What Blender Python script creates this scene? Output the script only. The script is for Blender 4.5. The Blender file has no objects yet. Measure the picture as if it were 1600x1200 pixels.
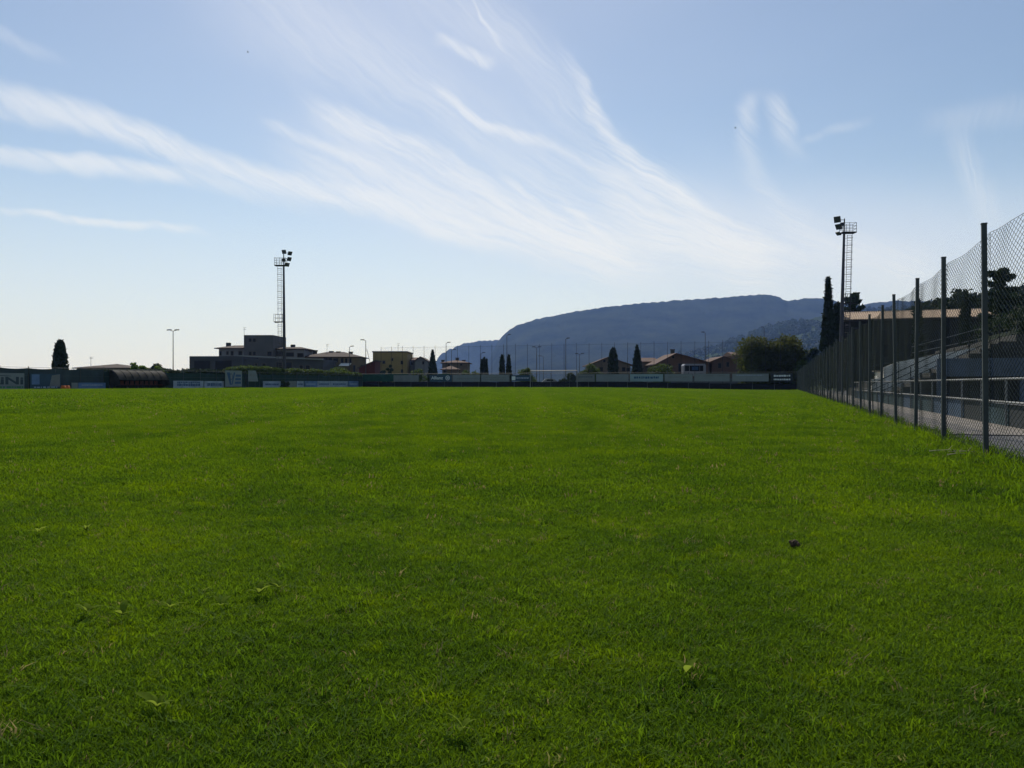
import bpy, math, random
import numpy as np
from mathutils import Vector, noise as mnoise
random.seed(7); rng = np.random.default_rng(11)
R = math.radians
scene = bpy.context.scene
C = scene.collection
F = 1232.0          # focal length in photograph pixels (1600 wide)
CH = 0.85           # camera height

# ---------------------------------------------------------------- camera, world, sun, exposure
cam_d = bpy.data.cameras.new('camera'); cam = bpy.data.objects.new('camera', cam_d); C.objects.link(cam)
cam.location = (0, 0, CH); cam.rotation_euler = (R(90), 0, 0)
cam_d.sensor_width = 36; cam_d.lens = 36*F/1600; cam_d.clip_start = 0.05; cam_d.clip_end = 30000
scene.camera = cam
SUN_AZ, SUN_EL = R(-9), R(47)
world = bpy.data.worlds.new('World'); scene.world = world; world.use_nodes = True
sun_d = bpy.data.lights.new('sun', 'SUN'); sun = bpy.data.objects.new('sun', sun_d); C.objects.link(sun)
sdir = Vector((math.sin(SUN_AZ)*math.cos(SUN_EL), math.cos(SUN_AZ)*math.cos(SUN_EL), math.sin(SUN_EL)))
sun.rotation_euler = sdir.to_track_quat('Z', 'Y').to_euler(); sun.location = (0, 0, 60)
sun_d.energy = 4.4; sun_d.angle = R(0.53); sun_d.color = (1.0, .94, .84)
vs = scene.view_settings
vs.view_transform = 'Standard'; vs.look = 'None'; vs.gamma = 1; vs.exposure = 0.0; vs.use_curve_mapping = False
scene.cycles.use_denoising = True
scene.cycles.max_bounces = 6; scene.cycles.transmission_bounces = 4; scene.cycles.volume_bounces = 1
scene.cycles.transparent_max_bounces = 8

def px_ang(x, y):
    az = math.atan((x-800)/F); el = math.atan((600-y)/F*math.cos(az)); return az, el
def build_world():
    nt = world.node_tree; N = nt.nodes; L = nt.links; N.clear()
    out = N.new('ShaderNodeOutputWorld'); bg = N.new('ShaderNodeBackground'); bg.inputs['Strength'].default_value = 0.1
    L.new(bg.outputs[0], out.inputs[0])
    sky = N.new('ShaderNodeTexSky'); sky.sky_type = 'NISHITA'; sky.sun_disc = False
    sky.sun_elevation = SUN_EL; sky.sun_rotation = SUN_AZ; sky.air_density = 1.0; sky.dust_density = 0.4; sky.ozone_density = 0.5
    tc = N.new('ShaderNodeTexCoord')
    def m(op, a, b=None, c=None, clamp=False):
        n = N.new('ShaderNodeMath'); n.operation = op; n.use_clamp = clamp
        for i, s in enumerate((a, b, c)):
            if s is None: continue
            if isinstance(s, (int, float)): n.inputs[i].default_value = s
            else: L.new(s, n.inputs[i])
        return n.outputs[0]
    sep = N.new('ShaderNodeSeparateXYZ'); L.new(tc.outputs['Generated'], sep.inputs[0])
    X, Y, Z = sep.outputs
    az0 = m('ARCTAN2', X, Y); el0 = m('ARCSINE', Z)
    def noise(vec, scale, detail=4, rough=.55, dims='2D'):
        n = N.new('ShaderNodeTexNoise'); n.inputs['Scale'].default_value = scale
        n.noise_dimensions = dims; n.inputs['Detail'].default_value = detail; n.inputs['Roughness'].default_value = rough
        L.new(vec, n.inputs['Vector']); return n
    # gentle wandering of the streaks
    wn = noise(tc.outputs['Generated'], 9, 3, .6, '3D')
    wsep = N.new('ShaderNodeSeparateColor'); L.new(wn.outputs['Color'], wsep.inputs[0])
    az = m('MULTIPLY_ADD', m('SUBTRACT', wsep.outputs[0], .5), .05, az0)
    el = m('MULTIPLY_ADD', m('SUBTRACT', wsep.outputs[1], .5), .035, el0)
    def fcurve(inp, pts):
        n = N.new('ShaderNodeFloatCurve'); c = n.mapping.curves[0]
        pts = sorted(pts)
        c.points[0].location = pts[0]; c.points[1].location = pts[-1]
        for p in pts[1:-1]: c.points.new(*p)
        for p in c.points: p.handle_type = 'AUTO_CLAMPED'
        n.mapping.use_clip = False; n.mapping.extend = 'HORIZONTAL'; n.mapping.update(); L.new(inp, n.inputs['Value']); return n.outputs[0]
    azn = m('MULTIPLY_ADD', az, 1/1.6, .5); eln = m('DIVIDE', el, .7)
    acc = [None, None, None]
    def stroke(pts, wu, wl, inten, vertical=False, streak=26):
        P = [px_ang(*p) for p in pts]
        P = [(a/1.6+.5, e/.7) for a, e in P]
        if vertical: t, o, P = eln, azn, [(e, a) for a, e in P]; ks = 1.6
        else: t, o = azn, eln; ks = .7
        c = fcurve(t, P)
        s = m('MULTIPLY', m('SUBTRACT', o, c), ks)
        d = m('MAXIMUM', m('MULTIPLY', s, F/wu), m('MULTIPLY', s, -F/wl))
        mr = N.new('ShaderNodeMapRange'); mr.interpolation_type = 'SMOOTHSTEP'
        mr.inputs[1].default_value = 0; mr.inputs[2].default_value = 1; mr.inputs[3].default_value = 1; mr.inputs[4].default_value = 0
        L.new(d, mr.inputs[0])
        lo, hi = P[0][0], P[-1][0]
        if lo > hi: inten = inten[::-1]; lo, hi = hi, lo
        ip = [(lo+(hi-lo)*i/(len(inten)-1), v) for i, v in enumerate(inten)]
        ip = [(lo-.03, 0)]+ip if ip[0][1] > 0 else ip; ip = ip+[(hi+.03, 0)] if ip[-1][1] > 0 else ip
        def ramp(x, e0, e1):
            r = N.new('ShaderNodeMapRange'); r.interpolation_type = 'SMOOTHSTEP'; r.inputs[1].default_value = e0; r.inputs[2].default_value = e1; L.new(x, r.inputs[0]); return r.outputs[0]
        e_ = (ip[-1][0]-ip[0][0])*.22
        win_ = m('MULTIPLY', ramp(t, ip[0][0], ip[0][0]+e_), m('SUBTRACT', 1.0, ramp(t, ip[-1][0]-e_, ip[-1][0])))
        v = m('MULTIPLY', m('MULTIPLY', mr.outputs[0], win_), m('MAXIMUM', fcurve(t, ip), 0))
        for i, q in enumerate((v, m('MULTIPLY', v, s), m('MULTIPLY', v, t))): acc[i] = q if acc[i] is None else m('ADD', acc[i], q)
    stroke([(-60,130),(0,148),(100,172),(200,203),(300,242),(400,272),(500,296),(600,322),(700,350),(800,374),(900,393),(1010,404)], 26, 34, [.95,1,1,.95,.85,.75,.6,.45,.25,0])
    stroke([(-40,238),(80,243),(160,254),(250,268),(330,284),(450,318),(570,345)], 13, 22, [.7,.75,.8,.5,.25,.12,0])
    stroke([(0,324),(100,334),(200,345),(300,360),(360,374)], 7, 9, [.35,.6,.7,.6,0])
    stroke([(428,122),(480,166),(520,182),(600,216),(700,262),(780,312),(850,346),(950,386),(1060,408)], 26, 34, [0,.75,.95,.8,.75,.7,.55,.4,0])
    stroke([(390,182),(450,207),(500,228),(560,262),(640,300)], 9, 13, [0,.55,.5,.2,0])
    stroke([(652,118),(700,154),(740,184),(800,205),(860,218),(930,270),(1010,340)], 13, 15, [0,.9,.85,.5,.3,.15,0])
    stroke([(672,52),(720,77),(780,104)], 12, 12, [0,.75,0])
    stroke([(730,-20),(755,40),(800,95)], 9, 9, [.3,.45,0])
    stroke([(836,20),(870,75),(905,122),(930,166),(960,212),(1000,256),(1060,302),(1120,346),(1200,386),(1320,414)], 26, 34, [0,.45,.8,.85,.9,.75,.6,.45,.3,0])
    stroke([(760,258),(800,290),(860,330),(920,365),(1010,398)], 15, 18, [0,.5,.55,.4,0])
    stroke([(868,298),(920,340),(960,374),(1010,396)], 9, 12, [0,.5,.45,0])
    stroke([(380,215),(550,268),(700,328),(900,388),(1100,415)], 75, 60, [0,.6,.7,.7,0], streak=14)
    stroke([(900,270),(1000,330),(1100,390),(1250,430)], 70, 60, [0,.55,.6,0], streak=14)
    stroke([(330,-30),(480,60),(620,130),(800,250),(1000,360),(1200,420)], 110, 90, [.15,.25,.3,.3,.2,0])
    stroke([(600,-40),(760,40),(880,160),(1000,290),(1200,390),(1350,430)], 80, 70, [.12,.2,.25,.3,.25,0])
    stroke([(1130,180),(1200,300),(1330,400),(1500,430)], 50, 60, [0,.25,.35,0])
    stroke([(1175,128),(1165,175),(1170,220),(1185,260),(1225,305)], 24, 24, [0,.34,.22,.15,0], True)
    stroke([(1203,125),(1220,178),(1235,220),(1270,270)], 18, 26, [0,.38,.2,0], True)
    stroke([(1235,228),(1300,205),(1365,186)], 11, 11, [0,.16,0])
    stroke([(1508,170),(1515,230),(1525,270),(1540,310),(1552,370)], 24, 28, [0,.18,.26,.2,0], True)
    stroke([(1420,190),(1500,180),(1600,172)], 26, 26, [0,.14,.1])
    stroke([(-80,20),(60,85),(110,105)], 10, 12, [.2,.2,0])
    fa, fe = px_ang(1560, 452)
    dx = m('SUBTRACT', az, fa); dy = m('SUBTRACT', el, fe)
    rad = m('SQRT', m('ADD', m('MULTIPLY', dx, dx), m('MULTIPLY', dy, dy)))
    ang = m('SUBTRACT', m('ARCTAN2', dy, m('MULTIPLY', dx, -1)), m('MULTIPLY', rad, .35))
    def streaks(ka, kr, det):
        cv = N.new('ShaderNodeCombineXYZ'); L.new(m('MULTIPLY', ang, ka), cv.inputs[0]); L.new(m('MULTIPLY', rad, kr), cv.inputs[1]); return noise(cv.outputs[0], 1.0, det, .62).outputs['Fac']
    sn = m('ADD', m('MULTIPLY', streaks(26, 5, 5), .5), m('MULTIPLY', streaks(120, 12, 4), .5))
    total = m('MULTIPLY', acc[0], m('MAXIMUM', m('MULTIPLY_ADD', sn, 4.5, -1.2), .12))
    sharp = acc[0]; acc[:] = [None, None, None]
    # milky sheets of thin cloud under the streaks
    stroke([(250,180),(500,260),(750,340),(1000,390),(1300,420),(1600,430)], 150, 120, [0,.35,.55,.6,.5,.3])
    stroke([(300,-60),(500,20),(700,90),(850,190),(1000,290)], 170, 140, [.3,.35,.35,.3,0])
    stroke([(1000,300),(1200,360),(1400,390),(1700,400)], 130, 120, [0,.4,.45,.4])
    soft = acc[0]
    # thin veils all round the sky, laid on a plane high above the place
    mp = N.new('ShaderNodeMapping'); mp.inputs['Scale'].default_value = (1.6, 1.6, 5); mp.inputs['Rotation'].default_value = (0, R(20), R(15)); L.new(tc.outputs['Generated'], mp.inputs[0])
    vn = noise(mp.outputs[0], 1.5, 3, .5, '3D')
    veil = m('MULTIPLY', m('MAXIMUM', m('SUBTRACT', vn.outputs['Fac'], .40), 0), .18)
    hv = N.new('ShaderNodeMapRange'); hv.interpolation_type = 'SMOOTHERSTEP'; hv.inputs[1].default_value = -.05; hv.inputs[2].default_value = .30; hv.inputs[3].default_value = 1.0; hv.inputs[4].default_value = 0; L.new(el0, hv.inputs[0])   # thin cloud seen edge on, all round the horizon
    def over(base, f, col):
        mix = N.new('ShaderNodeMix'); mix.data_type = 'RGBA'; L.new(f, mix.inputs[0]); L.new(base, mix.inputs[6]); mix.inputs[7].default_value = (*col, 1); return mix.outputs[2]
    thick = lambda d, k, top: m('MULTIPLY', m('SUBTRACT', 1.0, m('EXPONENT', m('MULTIPLY', d, -k))), top)
    col = over(sky.outputs[0], thick(m('ADD', m('ADD', veil, hv.outputs[0]), m('MULTIPLY', soft, .75)), 1.3, .95), (6.9, 7.5, 9.0))
    col = over(col, thick(total, 1.1, .86), (8.8, 9.0, 9.4))
    L.new(col, bg.inputs['Color'])
build_world()

# ---------------------------------------------------------------- helpers
D = Vector((math.sin(R(18.8)), math.cos(R(18.8)), 0)); NV = Vector((-D.y, D.x, 0))   # along the pitch, across it (left)
def P(u, v, z=0.0): return Vector((u*D.x+v*NV.x, u*D.y+v*NV.y, z))
def uv_of(x, y): return x*D.x+y*D.y, x*NV.x+y*NV.y
def crown_h(v): 
    t = min(max((v+2.0)/30, 0), 1); return .34*t*t*(3-2*t)
def at(x, y, Z): return Vector(((x-800)/F*Z, Z, CH+(600-y)/F*Z))
def on_v(x, v):   # u where the view column x meets the line v
    t = (x-800)/F; return (t*NV.y*v - NV.x*v)/(D.x - t*D.y)
def on_u(x, u):
    t = (x-800)/F; return (t*D.y*u - D.x*u)/(NV.x - t*NV.y)

MATS = {}
def mat(name, col, rough=.7, var=.25, scale=3.0, metal=0.0, bump=0.0, bscale=None, trans=0.0, col2=None, coords='Object', spec=.3, stretch=None):
    if name in MATS: return MATS[name]
    m = bpy.data.materials.new(name); m.use_nodes = True; MATS[name] = m
    nt = m.node_tree; N = nt.nodes; L = nt.links
    b = N['Principled BSDF']; b.inputs['Roughness'].default_value = rough; b.inputs['Metallic'].default_value = metal
    b.inputs['Specular IOR Level'].default_value = spec
    g = N.new('ShaderNodeNewGeometry')
    mp = N.new('ShaderNodeMapping'); L.new(g.outputs['Position'], mp.inputs[0])
    if stretch: mp.inputs['Scale'].default_value = stretch
    n1 = N.new('ShaderNodeTexNoise'); n1.inputs['Scale'].default_value = scale; n1.inputs['Detail'].default_value = 6; n1.inputs['Roughness'].default_value = .65
    L.new(mp.outputs[0], n1.inputs['Vector'])
    mix = N.new('ShaderNodeMix'); mix.data_type = 'RGBA'
    mr = N.new('ShaderNodeMapRange'); mr.inputs[1].default_value = .3; mr.inputs[2].default_value = .7; L.new(n1.outputs['Fac'], mr.inputs[0]); L.new(mr.outputs[0], mix.inputs[0])
    c2 = col2 or tuple(c*(1+var) for c in col)
    mix.inputs[6].default_value = (*[c*(1-var) for c in col], 1); mix.inputs[7].default_value = (*[min(c, 1) for c in c2], 1)
    L.new(mix.outputs[2], b.inputs['Base Color'])
    if bump:
        n2 = N.new('ShaderNodeTexNoise'); n2.inputs['Scale'].default_value = bscale or scale*6; n2.inputs['Detail'].default_value = 5
        L.new(g.outputs['Position'], n2.inputs['Vector'])
        bp = N.new('ShaderNodeBump'); bp.inputs['Strength'].default_value = bump; bp.inputs['Distance'].default_value = .05
        L.new(n2.outputs['Fac'], bp.inputs['Height']); L.new(bp.outputs[0], b.inputs['Normal'])
    if trans:
        t = N.new('ShaderNodeBsdfTranslucent'); ms = N.new('ShaderNodeMixShader'); ms.inputs[0].default_value = trans
        hs = N.new('ShaderNodeHueSaturation'); hs.inputs['Value'].default_value = 1.5; hs.inputs['Hue'].default_value = .485; L.new(mix.outputs[2], hs.inputs['Color'])
        L.new(hs.outputs[0], t.inputs['Color'])
        L.new(b.outputs[0], ms.inputs[1]); L.new(t.outputs[0], ms.inputs[2]); L.new(ms.outputs[0], N['Material Output'].inputs['Surface'])
    return m

class MB:
    def __init__(s, f=None): s.v = []; s.f = []; s.map = f
    def add(s, vs, fs):
        o = len(s.v); s.v += [tuple(s.map(*p)) if s.map else tuple(p) for p in vs]; s.f += [tuple(i+o for i in f) for f in fs]; return s
    def box(s, x0, x1, y0, y1, z0, z1):
        x0, x1 = min(x0, x1), max(x0, x1); y0, y1 = min(y0, y1), max(y0, y1)
        vs = [(x0,y0,z0),(x1,y0,z0),(x1,y1,z0),(x0,y1,z0),(x0,y0,z1),(x1,y0,z1),(x1,y1,z1),(x0,y1,z1)]
        return s.add(vs, [(0,3,2,1),(4,5,6,7),(0,1,5,4),(1,2,6,5),(2,3,7,6),(3,0,4,7)])
    def tube(s, p, q, r, r2=None, n=6, caps=True):
        p, q = Vector(p), Vector(q)
        if s.map: p, q = Vector(s.map(*p)), Vector(s.map(*q))
        r2 = r if r2 is None else r2; d = (q-p).normalized()
        a = d.cross(Vector((0,0,1)) if abs(d.z) < .9 else Vector((1,0,0))).normalized(); b = d.cross(a)
        vs = []
        for c, rr in ((p, r), (q, r2)):
            for k in range(n):
                t = 2*math.pi*k/n; vs.append(tuple(c+a*math.cos(t)*rr+b*math.sin(t)*rr))
        fs = [(k, (k+1)%n, n+(k+1)%n, n+k) for k in range(n)]
        if caps: fs += [tuple(range(n))[::-1], tuple(range(n, 2*n))]
        mp, s.map = s.map, None; s.add(vs, fs); s.map = mp; return s
    def poly(s, pts, thick):   # extruded polygon, thick = vector
        n = len(pts); t = Vector(thick); vs = [Vector(p) for p in pts] + [Vector(p)+t for p in pts]
        return s.add(vs, [tuple(range(n))[::-1], tuple(range(n, 2*n))] + [(k, (k+1)%n, n+(k+1)%n, n+k) for k in range(n)])
    def build(s, name, m, parent=None, smooth=False, origin=None):
        o0 = Vector(parent['_o']) if parent is not None and '_o' in parent else Vector((0,0,0))
        if origin is not None: o0 = Vector(origin)
        me = bpy.data.meshes.new(name); me.from_pydata([tuple(Vector(v)-o0) for v in s.v], [], s.f); me.update()
        if m: me.materials.append(m)
        if smooth:
            for p in me.polygons: p.use_smooth = True
        o = bpy.data.objects.new(name, me); C.objects.link(o)
        if parent is not None:
            o.parent = parent; o['_o'] = tuple(o0)
        else: o.location = o0
        return o
def thing(name, label, cat, loc=(0,0,0), group=None):
    o = bpy.data.objects.new(name, None); C.objects.link(o); o.location = loc; o.empty_display_size = .3
    o['_o'] = tuple(loc); o['label'] = label; o['category'] = cat
    if group: o['group'] = group
    return o
def tag(o, label, cat, group=None):
    o['label'] = label; o['category'] = cat
    if group: o['group'] = group
    return o
def struct(o): o['kind'] = 'structure'; return o
def npobj(name, V, Fq, m, parent=None, smooth=False):
    o0 = np.array(parent['_o']) if parent is not None else np.zeros(3)
    V = np.asarray(V, float)-o0; Fq = np.asarray(Fq)
    me = bpy.data.meshes.new(name); k = Fq.shape[1]
    me.vertices.add(len(V)); me.vertices.foreach_set('co', V.ravel())
    me.loops.add(Fq.size); me.loops.foreach_set('vertex_index', Fq.ravel())
    me.polygons.add(len(Fq)); me.polygons.foreach_set('loop_start', np.arange(0, Fq.size, k)); me.polygons.foreach_set('loop_total', np.full(len(Fq), k))
    if smooth: me.polygons.foreach_set('use_smooth', np.ones(len(Fq), bool))
    me.update(calc_edges=True); me.validate()
    if m: me.materials.append(m)
    o = bpy.data.objects.new(name, me); C.objects.link(o)
    if parent is not None: o.parent = parent; o['_o'] = tuple(o0)
    return o
def leaf_quads(cent, size, up=0.0, aspect=1.6):
    n = len(cent); a = rng.normal(size=(n,3)); a[:,2] += up; a /= np.linalg.norm(a,axis=1)[:,None]
    b = np.cross(a, rng.normal(size=(n,3))); b /= np.linalg.norm(b,axis=1)[:,None]
    s = (size*(.6+.8*rng.random(n)))[:,None]
    a = a*s*aspect*.5; b = b*s*.5
    V = np.stack([cent-a, cent+b*.9, cent+a, cent-b*.9], 1).reshape(-1,3)
    return V, np.arange(4*n).reshape(-1,4)
def fbm(p, o=5): return mnoise.fractal(Vector(p), .9, 2.1, o)

# ---------------------------------------------------------------- materials
M_soil = mat('dry_soil', (.05,.055,.025), .95, .3, 2)
M_asph = mat('asphalt', (.10,.10,.105), .9, .25, 6, bump=.3, bscale=60)
M_conc = mat('concrete', (.17,.155,.14), .9, .25, 2.5, bump=.3, bscale=40)
M_white = mat('white_stucco', (.80,.76,.66), .85, .14, 1.5)
M_paleblue = mat('bluish_shaded_wall', (.085,.11,.14), .85, .25, 1.2)  # end wall and piers: bluish tone of shaded concrete put into the colour
M_darkpost = mat('dark_green_steel', (.048,.058,.058), .55, .25, 5, metal=.2)
M_wire = mat('green_wire', (.010,.022,.019), .85, .2, 5, spec=.08)
M_galv = mat('galvanised_pipe', (.2,.205,.2), .6, .2, 8, metal=.3)
M_steel = mat('mast_steel', (.045,.044,.055), .6, .25, 3, metal=.2)
M_darkmetal = mat('dark_metal', (.012,.013,.016), .7, .25, 4)
M_glass = mat('lamp_glass', (.04,.045,.05), .4, .1, 4, spec=.2)
M_pane = mat('window_pane', (.008,.009,.012), .35, .2, 2, spec=.12)
M_frame = mat('window_frame', (.10,.08,.06), .7, .2, 4)
M_tile = mat('roof_tile', (.085,.046,.034), .9, .3, 1.6, bump=.4, bscale=5)
M_tile_pale = mat('roof_tile_pale', (.36,.27,.19), .9, .25, 1.6, bump=.4, bscale=5)
M_tile_dark = mat('roof_tile_dark', (.055,.037,.03), .9, .3, 1.6, bump=.4, bscale=5)
M_cyp = mat('cypress_leaves', (.012,.022,.010), .8, .35, 1.2, trans=.12)
M_leaf = mat('bush_leaves', (.045,.075,.014), .7, .4, .9, trans=.4)
M_leafd = mat('dark_leaves', (.018,.034,.014), .8, .4, .7, trans=.2)
M_leafl = mat('light_leaves', (.07,.12,.02), .7, .35, 1.5, trans=.5)
M_olive = mat('olive_leaves', (.045,.056,.013), .8, .45, .5, trans=.45)
M_bark = mat('bark', (.06,.045,.03), .9, .3, 6)
M_screen = mat('windbreak_cloth', (.012,.032,.028), .9, .25, 1.5)
M_black = mat('black_cloth', (.006,.007,.010), .95, .3, 2)

# ---------------------------------------------------------------- ground, pitch, path
g = MB(); g.add([(-9000,-300,-.08),(9000,-300,-.08),(9000,9000,-.08),(-9000,9000,-.08)], [(0,1,2,3)])
struct(g.build('ground', mat('far_fields', (.05,.075,.028), .95, .4, .02)))

def grass_mat(name, base, blade):
    m = bpy.data.materials.new(name); m.use_nodes = True; nt = m.node_tree; N = nt.nodes; L = nt.links
    b = N['Principled BSDF']; b.inputs['Roughness'].default_value = .7 if blade else .95; b.inputs['Specular IOR Level'].default_value = .06 if blade else .0
    g = N.new('ShaderNodeNewGeometry')
    def nz(scale, det=4, stretch=None):
        n = N.new('ShaderNodeTexNoise'); n.inputs['Scale'].default_value = scale; n.inputs['Detail'].default_value = det; n.inputs['Roughness'].default_value = .6
        if stretch:
            mp = N.new('ShaderNodeMapping'); mp.inputs['Rotation'].default_value = (0,0,R(18.8)); mp.inputs['Scale'].default_value = stretch
            L.new(g.outputs['Position'], mp.inputs[0]); L.new(mp.outputs[0], n.inputs['Vector'])
        else: L.new(g.outputs['Position'], n.inputs['Vector'])
        return n.outputs['Fac']
    def rmp(f, lo, hi):
        r = N.new('ShaderNodeMapRange'); r.interpolation_type = 'SMOOTHSTEP'; r.inputs[1].default_value = lo; r.inputs[2].default_value = hi; L.new(f, r.inputs[0]); return r.outputs[0]
    def mixc(f, a, b2):
        n = N.new('ShaderNodeMix'); n.data_type = 'RGBA'
        L.new(f, n.inputs[0])
        for i, c in ((6, a), (7, b2)):
            if isinstance(c, tuple): n.inputs[i].default_value = (*c, 1)
            else: L.new(c, n.inputs[i])
        return n.outputs[2]
    br, bg_, bb = base
    c = mixc(rmp(nz(.9, 5), .38, .62), (br*.62, bg_*.70, bb*.75), (br*1.15, bg_*1.1, bb))
    c = mixc(rmp(nz(.6, 5), .52, .68), c, (br*1.5, bg_*1.32, bb*1.0))       # yellower patches of another grass
    c = mixc(rmp(nz(3.3, 3), .56, .72), c, (br*1.5, bg_*1.3, bb*.9))
    c = mixc(rmp(nz(1.0, 2, (.55,.02,1)), .42, .62), c, mixc(rmp(nz(1.0, 2, (.55,.02,1)), .3, .9), c, (br*1.5, bg_*1.35, bb*1.1)))
    if blade:
        oi = N.new('ShaderNodeObjectInfo')
        rm = N.new('ShaderNodeMath'); rm.operation = 'MULTIPLY'; L.new(oi.outputs['Random'], rm.inputs[0]); rm.inputs[1].default_value = .45
        dry = rmp(oi.outputs['Random'], .965, .99); mx = N.new('ShaderNodeMath'); mx.operation = 'MAXIMUM'; L.new(rm.outputs[0], mx.inputs[0]); L.new(dry, mx.inputs[1])
        c = mixc(mx.outputs[0], c, mixc(rmp(oi.outputs['Random'], .965, .99), (br*1.15, bg_*1.2, bb*1.3), (.20,.17,.08)))
        t = N.new('ShaderNodeBsdfTranslucent'); ms = N.new('ShaderNodeMixShader'); ms.inputs[0].default_value = .5
        hs = N.new('ShaderNodeHueSaturation'); hs.inputs['Value'].default_value = 1.5; hs.inputs['Hue'].default_value = .49; hs.inputs['Saturation'].default_value = 1.1; L.new(c, hs.inputs['Color'])
        L.new(hs.outputs[0], t.inputs[0]); L.new(b.outputs[0], ms.inputs[1]); L.new(t.outputs[0], ms.inputs[2]); L.new(ms.outputs[0], N['Material Output'].inputs[0])
    L.new(c, b.inputs['Base Color'])
    return m
GRASS = (.082, .144, .017)
M_grass = grass_mat('grass_blade', GRASS, True)
M_pitch = grass_mat('pitch_turf', (.084,.132,.017), False)

us = np.concatenate([np.arange(-12, 40, 1.0), np.arange(40, 131, 3.0)]); vv = np.concatenate([np.arange(-2.5, 30, .75), np.arange(30, 86, 3.0)])
V = [P(u, v, crown_h(v)+.012*fbm((u*.35, v*.35, 0), 3) if -2.4 < v else -.02) for u in us for v in vv]
nv = len(vv); Fq = [(i*nv+j, i*nv+j+1, (i+1)*nv+j+1, (i+1)*nv+j) for i in range(len(us)-1) for j in range(nv-1)]
Fq = [f[::-1] for f in Fq]
struct(npobj('pitch', [tuple(p) for p in V], Fq, M_pitch, smooth=True))
def ground_z(x, y):
    u, v = uv_of(x, y); return crown_h(v)+.012*fbm((u*.35, v*.35, 0), 3)

pm = MB(P)
struct(MB(P).box(-5, 14.7, -4.6, -2.52, -.06, .005).build('asphalt_path', M_asph))
struct(MB(P).box(14.78, 118, -4.6, -2.52, -.06, .02).build('concrete_path', M_conc))
struct(MB(P).box(14.7, 14.78, -4.6, -2.52, -.06, -.012).build('gap_strip', M_black))  # narrow black strip in the gap between the two path slabs
struct(MB(P).box(-5, 118, -40, -4.6, -.06, -.02).build('stand_yard', M_asph))

# ---------------------------------------------------------------- grass blades
def tuft(name, n, rad, hmin, hmax, w, lean):
    V = []; Fs = []
    for k in range(n):
        a = random.random()*6.283; r = rad*math.sqrt(random.random()); x, y = r*math.cos(a), r*math.sin(a)
        h = random.uniform(hmin, hmax); la = random.random()*6.283; ln = random.uniform(.1, lean)*h; ww = w*random.uniform(.7, 1.3)*.5
        fa = random.random()*6.283; px, py = math.cos(fa)*ww, math.sin(fa)*ww; dx, dy = math.cos(la)*ln, math.sin(la)*ln
        o = len(V)
        V += [(x-px,y-py,-.005),(x+px,y+py,-.005),(x+dx*.35-px*.9,y+dy*.35-py*.9,h*.6),(x+dx*.35+px*.9,y+dy*.35+py*.9,h*.6),(x+dx,y+dy,h*(1-.25*random.random()))]
        Fs += [(o,o+1,o+3,o+2),(o+2,o+3,o+4)]
    me = bpy.data.meshes.new(name); me.from_pydata(V, [], Fs); me.materials.append(M_grass)
    return bpy.data.objects.new(name, me)
def gn_scatter(name, label, pts, rot, scl, src):
    me = bpy.data.meshes.new(name); me.vertices.add(len(pts)); me.vertices.foreach_set('co', np.asarray(pts, np.float32).ravel())
    a = me.attributes.new('rot', 'FLOAT_VECTOR', 'POINT'); a.data.foreach_set('vector', np.asarray(rot, np.float32).ravel())
    a = me.attributes.new('scl', 'FLOAT', 'POINT'); a.data.foreach_set('value', np.asarray(scl, np.float32))
    me.materials.append(src.data.materials[0])
    o = bpy.data.objects.new(name, me); C.objects.link(o)
    ng = bpy.data.node_groups.new(name+'_nodes', 'GeometryNodeTree')
    ng.interface.new_socket('Geometry', in_out='INPUT', socket_type='NodeSocketGeometry'); ng.interface.new_socket('Geometry', in_out='OUTPUT', socket_type='NodeSocketGeometry')
    N = ng.nodes; L = ng.links; gi = N.new('NodeGroupInput'); go = N.new('NodeGroupOutput')
    ip = N.new('GeometryNodeInstanceOnPoints'); oi = N.new('GeometryNodeObjectInfo'); oi.inputs['Object'].default_value = src; oi.inputs['As Instance'].default_value = True
    r = N.new('GeometryNodeInputNamedAttribute'); r.data_type = 'FLOAT_VECTOR'; r.inputs['Name'].default_value = 'rot'
    e2r = N.new('FunctionNodeEulerToRotation')
    s = N.new('GeometryNodeInputNamedAttribute'); s.data_type = 'FLOAT'; s.inputs['Name'].default_value = 'scl'
    L.new(gi.outputs[0], ip.inputs['Points']); L.new(oi.outputs['Geometry'], ip.inputs['Instance'])
    L.new(r.outputs['Attribute'], e2r.inputs[0]); L.new(e2r.outputs[0], ip.inputs['Rotation']); L.new(s.outputs['Attribute'], ip.inputs['Scale']); L.new(ip.outputs[0], go.inputs[0])
    md = o.modifiers.new('scatter', 'NODES'); md.node_group = ng
    o['kind'] = 'stuff'; o['label'] = label; o['category'] = 'grass'
    return o
def field_pts(n, y0, y1, half, vmin=-2.35, power=1.0, soft=.16):
    """random spots over the trapezoid of lawn that the place shows, density falling with distance"""
    out = []
    while sum(map(len, out)) < n:
        y = y0*(y1/y0)**(rng.random(n*2)**power); y = y*np.exp(rng.normal(0, soft, n*2)); y = np.where(y < 1.4, 1.4+rng.random(n*2)*2, y); x = (rng.random(n*2)*2-1)*(half*y+1.4)
        u = x*D.x+y*D.y; v = x*NV.x+y*NV.y
        k = (v > vmin) & (v < 66.5) & (u < 117.4); out.append(np.stack([x[k], y[k]], 1))
    p = np.concatenate(out)[:n]
    z = np.array([ground_z(a, b) for a, b in p]); return np.column_stack([p, z])
def rots(n, tilt=.2): return np.column_stack([rng.normal(0, tilt, n), rng.normal(0, tilt, n), rng.random(n)*6.283])
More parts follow.
